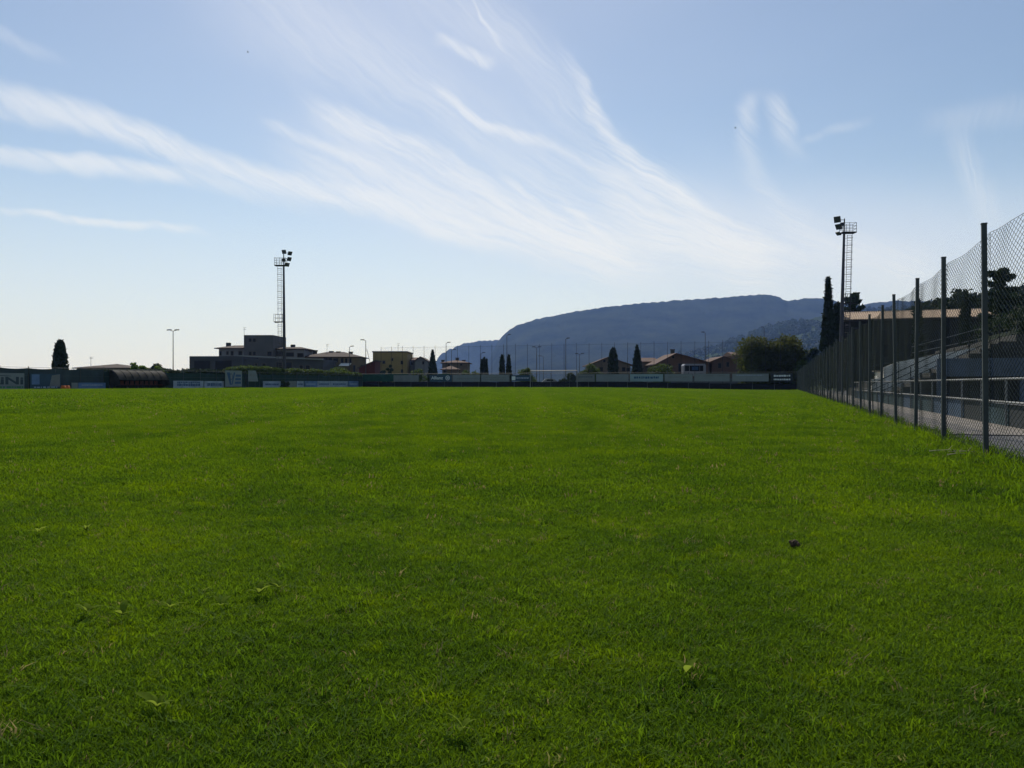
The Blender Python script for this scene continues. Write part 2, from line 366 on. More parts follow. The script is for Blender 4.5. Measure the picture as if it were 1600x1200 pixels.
specs = [('short_grass', 125000, 1.45, 7.5, .72, tuft('tuft_a', 16, .035, .016, .038, .0030, .9), (.6, 1.1)),
         ('leafy_grass', 15000, 1.45, 9.0, .72, tuft('tuft_b', 9, .03, .03, .055, .0042, 1.0), (.5, 1.2)),
         ('middle_grass', 100000, 6.5, 26, .72, tuft('tuft_c', 20, .08, .018, .036, .0065, .9), (.7, 1.15)),
         ('distant_grass', 90000, 22, 120, .70, tuft('tuft_d', 20, .24, .018, .036, .022, .9), (.8, 1.2))]
for nm, n, y0, y1, hf, src, (s0, s1) in specs:
    p = field_pts(n, y0, y1, hf)
    gn_scatter(nm, 'mown green grass covering the football pitch', p, rots(n), rng.uniform(s0, s1, n), src)
# rough growth under the fence
n = 4600; u = 3+117*rng.random(n)**1.7; v = -2.3+rng.normal(0, .17, n)+(rng.random(n) < .3)*rng.random(n)*.8
pw = np.array([tuple(P(a, b, .0)) for a, b in zip(u, v)]); pw[:,2] = [ground_z(a, b) for a, b in pw[:,:2]]
gn_scatter('verge_weeds', 'rough tall grass and weeds growing along the foot of the chain link fence', pw, rots(n, .3), rng.uniform(.5, 1.35, n), tuft('tuft_e', 14, .07, .03, .12, .008, 1.1))

# ---------------------------------------------------------------- small things on the lawn
def leaf_mesh(name, L0, W, m):
    mb = MB(); n = 6; vs = []
    for i in range(n+1):
        t = i/n; w = W*math.sin(math.pi*min(t*.93+.05, 1))**.8*.5; z = .35*L0*t*(1.15-t)*1.6; x = L0*t
        vs += [(x, -w, z+.12*w), (x, 0, z-.06*w), (x, w, z+.12*w)]
    fs = []
    for i in range(n):
        a = i*3; fs += [(a,a+3,a+4,a+1),(a+1,a+4,a+5,a+2)]
    mb.add(vs, fs); me = bpy.data.meshes.new(name); me.from_pydata(mb.v, [], mb.f); me.materials.append(m)
    for p in me.polygons: p.use_smooth = True
    return me
M_weed = mat('weed_leaves', (.12,.18,.02), .9, .2, 20, trans=.55, spec=.02)
weed_leaf = leaf_mesh('leaf', .065, .026, M_weed)
weeds = [(405,942,7,'broadleaf weed rosette, left of the pair with dark gaps in the lawn'),(436,934,7,'broadleaf weed rosette, right of the pair with dark gaps in the lawn'),(265,966,5,'flat broadleaf weed in the left lawn, between two similar ones'),
         (345,962,4,'small flat broadleaf weed just left of the rosette pair'),(135,973,6,'broadleaf weed in the left lawn, far left of its row'),(190,978,4,'small broadleaf weed beside the far left one of its row'),
         (245,1128,6,'broadleaf weed nearest the bottom left corner of the lawn'),(724,1164,4,'small bright weed at the bottom edge of the lawn'),(625,838,5,'pale weed in the middle lawn left of centre'),
         (1072,1072,4,'bright weed leaf in the right foreground lawn'),(60,842,6,'pale weed at far left of the middle lawn'),(135,840,5,'pale weed right of the far left one in the middle lawn')]
for x, y, k, lab in weeds:
    Z = (CH-.0)*F/(y-600); X = (x-800)/F*Z; z = ground_z(X, Z); Z = (CH-z)*F/(y-600); X = (x-800)/F*Z; z = ground_z(X, Z)
    t = thing('broadleaf_weed', lab, 'weed', (X, Z, z+.004), 'broadleaf weeds in the lawn')
    a0 = random.random()*6
    for i in range(k):
        o = bpy.data.objects.new('leaf', weed_leaf); C.objects.link(o); o.parent = t
        o.rotation_euler = (random.uniform(-.3,.3), random.uniform(-.75,-.05), a0+i*6.283/k+random.uniform(-.4,.4)); s = random.uniform(.55, 1.0); o.scale = (s, s, s); o.location = (0, 0, .034)
cz = MB(); 
Zc = .82*F/250; cl = at(1241, 600, Zc); czz = ground_z(cl.x, cl.y)
for i in range(7):
    pass
import bmesh
def lump(name, r, seed, m, loc, flat=.8):
    bm = bmesh.new(); bmesh.ops.create_icosphere(bm, subdivisions=3, radius=r)
    for v in bm.verts:
        d = 1+.45*fbm((v.co/r*1.3+Vector((seed,0,0))), 4); v.co *= d; v.co.z *= flat
    me = bpy.data.meshes.new(name); bm.to_mesh(me); bm.free(); me.materials.append(m)
    o = bpy.data.objects.new(name, me); C.objects.link(o); o.location = loc; return o
tag(lump('earth_clod', .024, 3, mat('brown_earth', (.06,.04,.025), .95, .4, 40), (cl.x, cl.y, czz+.035)), 'small dark brown clod of earth on the right of the lawn', 'clod')
M_straw = mat('dry_straw', (.42,.36,.22), .8, .25, 8)
for i, (x, y, l, a, lab) in enumerate([(1482,709,.5,.15,'long pale dry stalk lying left of the nearest fence post'),(1512,711,.42,-.2,'short pale dry stalk lying closest to the nearest fence post'),(1497,714,.4,.5,'dry stalk lying across the grass between two others')]):
    Z = .83*F/(y-600); X = (x-800)/F*Z; z = ground_z(X, Z)+.05
    mb = MB(); p0 = Vector((X-l/2*math.cos(a), Z-l/2*math.sin(a), z)); p1 = Vector((X, Z, z+.012)); p2 = Vector((X+l/2*math.cos(a), Z+l/2*math.sin(a)+.03, z-.01))
    mb.tube(p0, p1, .006, .005); mb.tube(p1, p2, .005, .003); mb.tube(p1, p1+Vector((.06,.02,.05)), .003, .001)
    tag(mb.build('dry_stalk', M_straw), lab, 'stalk', 'dry stalks by the fence')

# ---------------------------------------------------------------- right chain link fence
FV = -2.25; FH = 2.62
fence = thing('chain_link_fence', 'tall green chain link fence with steel posts along the right touchline', 'fence', tuple(P(10.4, FV, 0)))
post0 = None; Y0 = 10.4-10.0
pmb = MB(); pmb.box(-.027,.027,-.027,.027,-.12,2.69); pmb.box(-.031,.031,-.031,.031,2.69,2.705)
pme = None
for i in range(48):
    u = Y0+2.5*i; z = ground_z(*P(u, FV)[:2])
    if pme is None:
        o = pmb.build('post', M_darkpost, fence, origin=(0,0,0)); pme = o.data
    else:
        o = bpy.data.objects.new('post', pme); C.objects.link(o); o.parent = fence
    o.location = P(u, FV, z-.0)-Vector(fence['_o']); o.rotation_euler = (R(random.uniform(-.8,.8)), R(random.uniform(-.8,.8)), -R(18.8)+R(random.uniform(-3,3)))
def link_panel(seed, L0=2.5, H=FH-.06, cw=.064, r=.0025):
    """chain link: zigzag wires hung side by side, top edge sagging a little between the posts"""
    rr = random.Random(seed); V = []; Fs = []
    nw = int(L0/cw)+1
    bul = rr.uniform(-.04,.04)
    def pt(a, b, off):
        x = a; t = a/L0; sag = -.05*math.sin(math.pi*t)*(b/H)
        w = .012*math.sin(a*5+seed)*math.sin(b*3.1+seed*2)
        return (x+.02*math.sin(b*2+seed)*math.sin(math.pi*t), off+w+bul*math.sin(math.pi*t)*math.sin(math.pi*b/H), .05+b+sag)
    for i in range(nw):
        prev = None
        zz = rr.uniform(-.004,.004); j = 0
        while zz < H:
            side = (i+j) % 2; x = min(max((i+side)*cw+rr.uniform(-.003,.003), 0), L0); c = pt(x, min(max(zz, 0), H), .0008*(1 if side else -1))
            zz += .033; j += 1
            k = len(V); V += [(c[0]-r, c[1], c[2]), (c[0]+r, c[1]-r, c[2]), (c[0]+r, c[1]+r, c[2])]
            if prev is not None: Fs += [(prev, prev+1, k+1, k), (prev+1, prev+2, k+2, k+1), (prev+2, prev, k, k+2)]
            prev = k
        # twisted barb on the top edge
        k = len(V); c = V[prev]; V += [(c[0]-r, c[1], c[2]), (c[0]+r, c[1], c[2]), (c[0]+rr.uniform(-.015,.015), c[1]+rr.uniform(-.01,.01), c[2]+rr.uniform(.015,.035))]; Fs.append((k, k+1, k+2))
    mb = MB(); mb.v = V; mb.f = Fs
    for zz, rad in ((H-.01, .003), (H*.5, .0022), (.03, .003)):
        prev = None
        for q in range(9):
            c = pt(L0*q/8, zz, 0)
            if prev: mb.tube(prev, c, rad, n=4, caps=False)
            prev = c
    me = bpy.data.meshes.new('wire_panel'); me.from_pydata(mb.v, [], mb.f); me.materials.append(M_wire); return me
panels = [link_panel(s) for s in range(3)]
for i in range(47):
    u = Y0+2.5*i; z = ground_z(*P(u+1.2, FV)[:2])
    o = bpy.data.objects.new('wire_panel', panels[i % 3]); C.objects.link(o); o.parent = fence
    o.location = P(u, FV-.042, z)-Vector(fence['_o']); o.rotation_euler = (0, 0, R(90-18.8))

# ---------------------------------------------------------------- pipe railing beside the path
RV = -4.2
rail = thing('pipe_railing', 'galvanised pipe railing with low blue boards behind the path', 'railing', tuple(P(9.8, RV, 0)))
mp = [MB(P).tube((0,0,0),(0,0,0.001),.01)]
for i in range(22):
    u = 9.8+2.0*i; MB(P).tube((u,RV,-.05),(u,RV,.95),.02,n=8).build('post', M_galv, rail)
for zz in (.95, .49): MB(P).tube((9.6,RV,zz),(52.0,RV,zz),.024,n=8).build('rail', M_galv, rail)
bcols = [mat('board_blue', (.035,.07,.12), .6, .3, 1), mat('board_teal', (.02,.05,.06), .6, .3, 1), mat('board_dark', (.015,.022,.026), .7, .3, 1)]
for i in range(21):
    u = 9.8+2.0*i; MB(P).box(u+.03,u+1.97,RV-.06,RV-.035,.0,.45).build('board', bcols[[2,2,2,2,1,2,0,0,1,1,0,1,1,1,0,1,2,1,1,0,1][i]], rail)
b = thing('low_barrier', 'dark red low padded barrier behind the pipe railing', 'barrier', tuple(P(30, -9, 0)))
MB(P).box(30,30.25,-18,-8.2,.62,.98).build('pad', mat('red_pad', (.10,.014,.012), .8, .3, 1.5), b)
for v in (-8.5,-11.5,-14.5,-17.5): MB(P).box(30.05,30.2,v-.06,v+.06,-.05,.62).build('leg', M_darkmetal, b)

# ---------------------------------------------------------------- grandstand with stair
U0 = 44.0
st = thing('grandstand', 'concrete grandstand with white stair parapet and dark handrails behind the fence', 'grandstand', tuple(P(U0, -5, 0)))
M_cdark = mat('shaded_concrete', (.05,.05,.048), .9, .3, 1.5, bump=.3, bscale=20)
NS = 12; SD, SH = .44, .235
for i in range(NS):
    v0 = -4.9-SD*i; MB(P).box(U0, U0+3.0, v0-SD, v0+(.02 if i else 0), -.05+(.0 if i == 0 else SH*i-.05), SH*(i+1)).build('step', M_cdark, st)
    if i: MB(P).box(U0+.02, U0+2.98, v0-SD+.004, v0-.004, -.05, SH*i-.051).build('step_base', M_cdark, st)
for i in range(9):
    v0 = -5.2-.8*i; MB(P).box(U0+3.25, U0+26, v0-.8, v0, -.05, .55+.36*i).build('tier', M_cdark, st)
def slope(v): return max(0, (-4.9-v)/SD*SH)
ve = -4.9-SD*NS
w = MB(P); w.poly([(U0+3.0,-4.7,-.05),(U0+3.0,ve,-.05),(U0+3.0,ve,slope(ve)+1.0),(U0+3.0,-4.7,.75)], (0,0,0)) if False else None
w = MB(P)
pts = [(-4.7,-.05),(ve,-.05),(ve,2.85),(-6.0,2.05),(-5.3,1.75),(-5.3,1.2),(-4.7,1.1)]
n = len(pts); w.add([(U0+3.0,a,c) for a, c in pts]+[(U0+3.2,a,c) for a, c in pts], [tuple(range(n)), tuple(range(2*n-1,n-1,-1))]+[((k+1)%n,k,n+k,n+(k+1)%n) for k in range(n)])
w.build('parapet', M_white, st)
for dz, rr in ((.35,.02),(.62,.02),(.95,.026)):
    MB(P).tube((U0-.02,-4.3,dz-.15),(U0-.02,ve,slope(ve)+dz),rr,n=6).build('handrail', M_darkmetal, st)
for v in np.arange(-4.9, ve-.1, -1.3): MB(P).tube((U0-.02,v,0),(U0-.02,v,slope(v)+1.0),.024,n=6).build('handrail_post', M_darkmetal, st)
va_, vb_ = on_u(1425, U0+3.1), on_u(1536, U0+3.1)
for za, zb_ in ((2.85,3.80),(2.52,3.25)): MB(P).tube((U0+3.1,va_,za),(U0+3.1,vb_,zb_),.026,n=6).build('upper_rail', M_galv, st)
for k in range(6):
    f = k/5; vv_ = va_+(vb_-va_)*f; MB(P).tube((U0+3.1,vv_,1.6+.75*f),(U0+3.1,vv_,2.85+.95*f),.02,n=6).build('upper_rail_post', M_darkmetal, st)
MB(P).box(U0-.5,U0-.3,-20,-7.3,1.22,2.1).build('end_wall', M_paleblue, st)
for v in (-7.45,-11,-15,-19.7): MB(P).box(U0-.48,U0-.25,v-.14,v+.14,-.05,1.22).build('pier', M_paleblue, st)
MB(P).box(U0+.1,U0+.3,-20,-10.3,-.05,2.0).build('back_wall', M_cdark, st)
# white kiosk wall with a green shutter, further along
k = thing('ticket_kiosk', 'small white kiosk with a dark green shutter at the foot of the stair', 'kiosk', tuple(P(50.5,-5,0)))
uk = 49.0
hut = MB(P).box(uk, uk+1.6, -6.6, -5.2, -.05, 1.55).build('wall', M_white, k)
MB(P).box(uk-.03, uk-.002, -6.2, -5.6, .55, 1.1).build('shutter', mat('green_shutter', (.01,.05,.04), .6, .2, 3), k)
MB(P).box(uk-.1, uk+1.7, -6.7, -5.1, 1.55, 1.63).build('roof', M_conc, k)

# ---------------------------------------------------------------- fences round the far end and the left side
BU, LV = 118.0, 67.0
bf = thing('end_fence', 'green mesh fence with dark lower screen behind the far goal', 'fence', tuple(P(BU, 32, 0)))
zt = 2.55
for i in range(24):
    v = -2.2+3.0*i
    if v > 67: break
    MB(P).tube((BU,v,-.05),(BU,v,zt+.05),.035,n=6).build('post', M_darkpost, bf)
for i in range(23):
    v = -2.2+3.0*i; z0 = crown_h(v+1.5)
    MB(P).box(BU-.02,BU+.0,v+.04,v+2.96,z0-.35,z0+.85+.06*fbm((v,3,0),2)).build('lower_screen', M_black, bf)
for zz in (2.55, 2.42, 1.3): MB(P).tube((BU,-2.2,zz),(BU,67,zz),.02 if zz > 2.5 else .006,n=5).build('rail', M_darkpost, bf)
m_ = MB(P)
for d in (-1, 1):
    for a in np.arange(-3.6, 67, .16):
        a0, a1 = (a, a+1.35)
        if a0 < -2.2 or a1 > 67: continue
        m_.tube((BU+.04, a0 if d > 0 else a1, 1.2), (BU+.04, a1 if d > 0 else a0, 2.55), .004, n=3, caps=False)
m_.build('wire_mesh', M_wire, bf)
for a, b_ in ((58.2,66.8),(50.8,52.9)): MB(P).box(BU-.05,BU-.025,a,b_,1.25,2.5).build('windbreak', mat('green_windbreak', (.012,.05,.038), .9, .25, 1), bf)
net = thing('ball_stop_net', 'very tall thin ball stop net on slim posts behind the far goal', 'net', tuple(P(BU+1.2, 32, 0)))
NU = BU+1.2; NT = 6.95
for i in range(34):
    v = -2.0+2.0*i; MB(P).tube((NU,v,-.05),(NU,v,NT+.25+random.uniform(-.08,.08)),.034,.028,n=6).build('post', M_darkmetal, net)
MB(P).tube((NU,-2,NT),(NU,64,NT),.012,n=4).build('top_cable', M_darkmetal, net)
m_ = MB(P)
for v in np.arange(-2, 64, .14): m_.tube((NU-.03,v,2.5),(NU-.03,v,NT),.0025,n=3,caps=False)
for zz in np.arange(2.55, NT, .14): m_.tube((NU-.03,-2,zz),(NU-.03,64,zz),.0025,n=3,caps=False)
m_.build('netting', M_darkmetal, net)

# football goal
gl = thing('football_goal', 'white football goal with net at the far end of the pitch', 'goal', tuple(P(114.6, 32.4, .34)))
GU = 114.6; gz = .34; gw = 3.66
M_gw = mat('goal_white', (.12,.125,.125), .5, .08, 3)
for s in (-1, 1):
    MB(P).tube((GU,32.4+s*gw,gz-.1),(GU,32.4+s*gw,gz+2.5),.06,n=8).build('upright', M_gw, gl)
    MB(P).tube((GU,32.4+s*gw,gz+2.44),(GU+1.6,32.4+s*gw,gz+2.0),.02,n=5).build('net_stay', M_gw, gl)
MB(P).tube((GU,32.4-gw,gz+2.5),(GU,32.4+gw,gz+2.5),.06,n=8).build('crossbar', M_gw, gl)
m_ = MB(P)
for v in np.arange(32.4-gw, 32.4+gw+.01, .13): m_.tube((GU+1.6,v,gz+2.0),(GU+2.0,v,gz),.0022,n=3,caps=False); m_.tube((GU,v,gz+2.46),(GU+1.6,v,gz+2.0),.0022,n=3,caps=False)
for i in range(16): zz = gz+2.0-i*.13; m_.tube((GU+1.6+.4*i/15.4,32.4-gw,zz),(GU+1.6+.4*i/15.4,32.4+gw,zz),.0022,n=3,caps=False)
m_.build('net', M_gw, gl)

# left fence
lf = thing('side_fence', 'dark wire fence with windbreak cloth along the left touchline', 'fence', tuple(P(80, LV, .34)))
gz = .34
for i in range(27):
    u = 44+2.9*i
    if u > BU: break
    MB(P).tube((u,LV,-.05),(u,LV,gz+2.2+random.uniform(-.05,.15)),.035,n=6).build('post', M_darkpost, lf)
M_scr2 = mat('faded_windbreak', (.032,.048,.055), .9, .25, .8)
for i in range(26):
    u = 44+2.9*i; far = u > 63
    zt_ = gz+(2.02 if not far else 1.85); mb = MB(P)
    # cloth hangs between posts with a slightly wavy top
    q = 6; vs = []
    for j in range(q+1):
        uu = u+2.9*j/q; sg = -.09*math.sin(math.pi*j/q); vs += [(uu,LV+.05+.03*math.sin(j*2+i),gz-.36),(uu,LV+.05+.03*math.cos(j*2+i),zt_+sg)]
    mb.add(vs, [(2*j,2*j+2,2*j+3,2*j+1) for j in range(q)]); mb.build('windbreak', M_screen if far else M_scr2, lf)
for zz in (gz+2.08, gz+1.3): MB(P).tube((44,LV,zz),(BU,LV,zz),.012,n=4).build('rail', M_darkpost, lf)

# ---------------------------------------------------------------- boards and banners
def text_part(s, p0, ax, up, height, m, parent, name='lettering', width=None, off=None, bold=.0):
    cu = bpy.data.curves.new('txt', 'FONT'); cu.body = s; cu.size = 1; cu.offset = bold; cu.extrude = .004
    to = bpy.data.objects.new('txt', cu); C.objects.link(to); bpy.context.view_layer.update()
    me = bpy.data.meshes.new_from_object(to.evaluated_get(bpy.context.evaluated_depsgraph_get())); bpy.data.objects.remove(to)
    co = np.array([v.co[:] for v in me.vertices]); mn, mx = co.min(0), co.max(0)
    sx = (width/(mx[0]-mn[0])) if width else height/(mx[1]-mn[1]); sy = height/(mx[1]-mn[1])
    nrm = Vector(ax).cross(Vector(up)); o0 = Vector(parent['_o'])
    for v in me.vertices:
        q = Vector(p0)+Vector(ax)*((v.co.x-mn[0])*sx)+Vector(up)*((v.co.y-mn[1])*sy)+nrm*v.co.z; v.co = q-o0
    me.materials.clear(); me.materials.append(m); me.name = name
    o = bpy.data.objects.new(name, me); C.objects.link(o); o.parent = parent; o['_o'] = tuple(o0); return o
UP = Vector((0,0,1))
BC = {'white': mat('board_white', (.15,.175,.19), .6, .1, 1), 'grey': mat('board_grey', (.13,.145,.15), .6, .15, 1), 'navy': mat('board_navy', (.02,.05,.085), .6, .2, 1),
      'blue': mat('banner_blue', (.08,.14,.27), .6, .3, .8), 'pale': mat('banner_pale', (.24,.29,.38), .6, .3, .9), 'dark': mat('board_black', (.012,.018,.022), .6, .2, 1),
      'ink': mat('ink_dark', (.03,.045,.06), .6, .1, 2), 'inkb': mat('ink_blue', (.02,.06,.14), .6, .1, 2), 'paper': mat('ink_white', (.55,.6,.63), .6, .1, 2), 'green': mat('ink_green', (.03,.14,.06), .6, .1, 2), 'aqua': mat('board_aqua', (.18,.26,.29), .6, .1, 1)}
def marks(mb, fn, w, h, rows, seed, x0=.12, x1=.88):
    """weathered print too faded to read: rows of short bars"""
    r = random.Random(seed)
    for (zc, zh) in rows:
        x = x0*w
        while x < x1*w:
            l = r.uniform(.05,.22)*h*1.5; fn(mb, x, min(x+l, x1*w), (zc-zh*.5*r.uniform(.7,1))*h, (zc+zh*.5*r.uniform(.7,1))*h); x += l+r.uniform(.04,.1)*h
def back_board(x0, x1, col, label, z0=1.22, z1=2.32, ink=None, rows=(), txt=None):
    va, vb = on_u(x0, BU-.09), on_u(x1, BU-.09)     # va > vb (left is larger v)
    t = thing('advertising_board', label, 'board', tuple(P(BU-.09, (va+vb)/2, z0)), 'boards on the far fence')
    MB(P).box(BU-.085, BU-.06, vb, va, z0, z1).build('panel', BC[col], t)
    f = MB(P)
    f.box(BU-.095,BU-.06,vb-.03,vb,z0,z1).box(BU-.095,BU-.06,va,va+.03,z0,z1).box(BU-.095,BU-.06,vb,va,z1,z1+.03); f.build('frame', M_darkpost, t)
    if rows:
        mb = MB(P); w = va-vb
        marks(mb, lambda m, a, b, c, d: m.box(BU-.089, BU-.0855, va-b, va-a, z0+c, z0+d), w, z1-z0, rows, int(x0))
        mb.build('faded_print', BC[ink or 'ink'], t)
    if txt:
        s, fx, fz, hh, ww, ic = txt; ax = -NV
        text_part(s, P(BU-.09, va-fx, z0+fz), ax, UP, hh, BC[ic], t, width=ww, bold=.015)
    return t, va, vb
back_board(615,654,'grey','plain faded grey board left of the green windbreak panel')
t, va, vb = back_board(671.5,706,'navy','navy board with white lettering and a round emblem', txt=('Allianz', .25, .38, .5, 2.1, 'paper'))
mb = MB(P); c0 = (va-vb)-.75
for k in range(20):
    a, b_ = 2*math.pi*k/20, 2*math.pi*(k+1)/20; r0, r1 = .3, .38; cz0 = 1.22+.62; cv = va-c0
    mb.add([(BU-.089,cv+r0*math.cos(a),cz0+r0*math.sin(a)),(BU-.089,cv+r1*math.cos(a),cz0+r1*math.sin(a)),(BU-.089,cv+r1*math.cos(b_),cz0+r1*math.sin(b_)),(BU-.089,cv+r0*math.cos(b_),cz0+r0*math.sin(b_))], [(0,1,2,3)])
for dv in (-.13, 0, .13): mb.box(BU-.090,BU-.0865,cv+dv-.035,cv+dv+.035,cz0-.17,cz0+(.2 if dv == 0 else .14))
mb.build('emblem', BC['paper'], t)
back_board(707.5,750,'white','white board with one faint line, just right of the navy lettered board', ink='grey', rows=[(.45,.18)])
back_board(752,796,'white','white board with faint print, second right of the navy lettered board', ink='grey', rows=[(.35,.15),(.62,.2)])
t, va, vb = back_board(799,830,'navy','navy board with a small white square, left of the goal', z0=1.3, z1=2.2, ink='pale', rows=[(.55,.25)])
MB(P).box(BU-.093,BU-.0895,va-.65,va-.08,1.45,2.05).build('white_square', BC['paper'], t)
back_board(900.5,929,'grey','short grey board starting at the right goal post', ink='ink', rows=[(.65,.12)])
back_board(931.5,982,'white','blank white board, first of the long ones right of the goal')
back_board(984.5,1036,'aqua','pale aqua board with a row of dark teal letters, right of the goal', ink='inkb', rows=[(.55,.34)])
back_board(1038.5,1082,'white','white board between the aqua board and the parked bus', ink='grey', rows=[(.6,.16)])
back_board(1085,1140,'white','long white board with a faint top line, below the end house', ink='grey', rows=[(.75,.14)])
back_board(1144,1201,'white','long white board in front of the big bush', ink='pale', rows=[(.8,.1)])
back_board(1205,1239,'dark','black board with two rows of pale marks by the fence corner', ink='paper', rows=[(.72,.26),(.25,.22)])

def side_board(x0, x1, z0, z1, col, label, name='banner', cat='banner', ink=None, rows=(), off=.12, slant=0):
    v = LV-off; ua, ub = on_v(x0, v), on_v(x1, v)
    t = thing(name, label, cat, tuple(P((ua+ub)/2, v, z0)), 'banners on the left fence')
    mb = MB(P); mb.add([(ua,v,z0),(ub,v,z0),(ub-slant,v,z1),(ua,v,z1),(ua,v+.03,z0),(ub,v+.03,z0),(ub-slant,v+.03,z1),(ua,v+.03,z1)], [(0,1,2,3),(7,6,5,4),(0,4,5,1),(1,5,6,2),(2,6,7,3),(3,7,4,0)])
    mb.build('panel', BC[col], t)
    if z0 > gz+.05:
        f = MB(P); f.tube((ua+.1,v+.05,gz-.1),(ua+.1,v+.05,z1),.025); f.tube((ub-.1-slant,v+.05,gz-.1),(ub-.1-slant,v+.05,z1-.02),.025); f.build('stake', M_darkpost, t)
    if rows:
        mb = MB(P); marks(mb, lambda m, a, b, c, d: m.box(ua+a, ua+b, v-.006, v-.002, z0+c, z0+d), ub-ua, z1-z0, rows, int(x0)); mb.build('faded_print', BC[ink or 'paper'], t)
    return t, ua, ub, v
def zpx(y, x, v): u = on_v(x, v); p = P(u, v); return CH+(600-y)/F*p.y
t, ua, ub, v = side_board(-62,38,.36,zpx(583,20,LV),'white','big white sign with dark capital letters at the left edge', 'sign_board', 'sign')
h = zpx(583,20,LV)-.36
uL = on_v(-14, v)
text_part('LiNi', P(uL, v-.004, .36+h*.30), D, UP, h*.47, BC['ink'], t, width=on_v(36.5, v)-uL, bold=.03)
mb = MB(P); marks(mb, lambda m, a, b, c, d: m.box(ua+a, ua+b, v-.006, v-.002, .36+c, .36+d), ub-ua, h, [(.13,.12)], 5, .02, .98); mb.build('small_print', BC['green'], t)
mb = MB(P); mb.add([(ua,v-.004,.36+h*.98),(ua,v-.004,.36+h*.90),(ub-(ub-ua)*.22,v-.004,.36+h*.80),(ub-(ub-ua)*.22,v-.004,.36+h*.83)], [(0,1,2,3)]); mb.build('swoosh', BC['ink'], t)
t, ua, ub, v = side_board(47,95,.36,zpx(584,70,LV),'navy','dark blue picture banner right of the lettered white sign', ink='pale', rows=[(.12,.1)])
h = zpx(584,70,LV)-.36; mb = MB(P); w = ub-ua
mb.add([(ua+.05*w,v-.004,.36+h*.3),(ua+.3*w,v-.004,.36+h*.3),(ua+.3*w,v-.004,.36+h*.95),(ua+.05*w,v-.004,.36+h*.95)], [(0,1,2,3)]); mb.build('blue_picture', BC['blue'], t)
mb = MB(P); mb.add([(ua+.62*w,v-.004,.36+h*.15),(ua+.97*w,v-.004,.36+h*.15),(ua+.97*w,v-.004,.36+h*.98),(ua+.7*w,v-.004,.36+h*.9)], [(0,1,2,3)]); mb.build('grey_picture', BC['grey'], t)
side_board(112,121.5,.36,zpx(598,116,LV),'white','small white panel at the left end of the low blue banner')
side_board(122.5,165,.36,zpx(598,140,LV),'blue','low blue banner with faded print left of the dugout', ink='pale', rows=[(.62,.25)])
side_board(271,318,.36,zpx(595,290,LV),'pale','low pale blue banner directly right of the dugout', ink='inkb', rows=[(.45,.4),(.8,.22)])
side_board(319.5,350,.36,zpx(595.5,335,LV),'pale','low pale blue banner touching the V emblem sign', ink='inkb', rows=[(.5,.5)])
t, ua, ub, v = side_board(352,378,.5,zpx(579,365,LV-.5),'white','white sign with a big blue V emblem and blue stripes', 'sign_board', 'sign', off=.5)
zt_ = zpx(579,365,LV-.5); h = zt_-.5; w = ub-ua
mb = MB(P); q = lambda pts: mb.add([(ua+a*w, v-.004, .5+b_*h) for a, b_ in pts], [tuple(range(len(pts)))])
q([(.08,.88),(.28,.88),(.36,.12),(.27,.12)]); q([(.50,.88),(.60,.88),(.42,.12),(.36,.12)])
for b0 in (.62,.40,.18): q([(.60-.1*(.62-b0),b0),(.94,b0),(.94,b0+.14),(.63-.1*(.62-b0),b0+.14)])
mb.build('emblem', BC['inkb'], t)
mb = MB(P); cu_, cz_ = ua+.35*w, .5+.62*h
for k in range(16):
    a, b_ = 2*math.pi*k/16, 2*math.pi*(k+1)/16; mb.add([(cu_+.09*w*math.cos(a),v-.008,cz_+.2*h*math.sin(a)),(cu_+.065*w*math.cos(a),v-.008,cz_+.16*h*math.sin(a)),(cu_+.065*w*math.cos(b_),v-.008,cz_+.16*h*math.sin(b_)),(cu_+.09*w*math.cos(b_),v-.008,cz_+.2*h*math.sin(b_))], [(0,1,2,3)])
mb.build('ring', BC['ink'], t)
side_board(388,403.5,zpx(596,395,LV-.5),zpx(579,395,LV-.5),'white','white sign with one slanted edge, right of the V emblem sign', 'sign_board', 'sign', ink='grey', rows=[(.2,.08),(.6,.3)], off=.5, slant=.5)
for a, b_, c, lab in ((411,438.5,'pale','low white and blue banner between the slanted sign and the mast'),(450.5,463,'grey','short grey banner right of the mast foot'),(464,474.5,'pale','short pale banner, second right of the mast foot'),
                      (476,495.5,'blue','low blue banner, third right of the mast foot'),(496,516.5,'pale','low pale banner, fourth right of the mast foot'),(517,543.5,'pale','low pale banner, fifth right of the mast foot'),(544.5,560,'blue','low deep blue banner at the right end of the row')):
    side_board(a, b_, .36, zpx(595.5,(a+b_)/2,LV), c, lab, ink='inkb' if c == 'pale' else 'pale', rows=[(.5,.3)] if a != 450.5 else ())
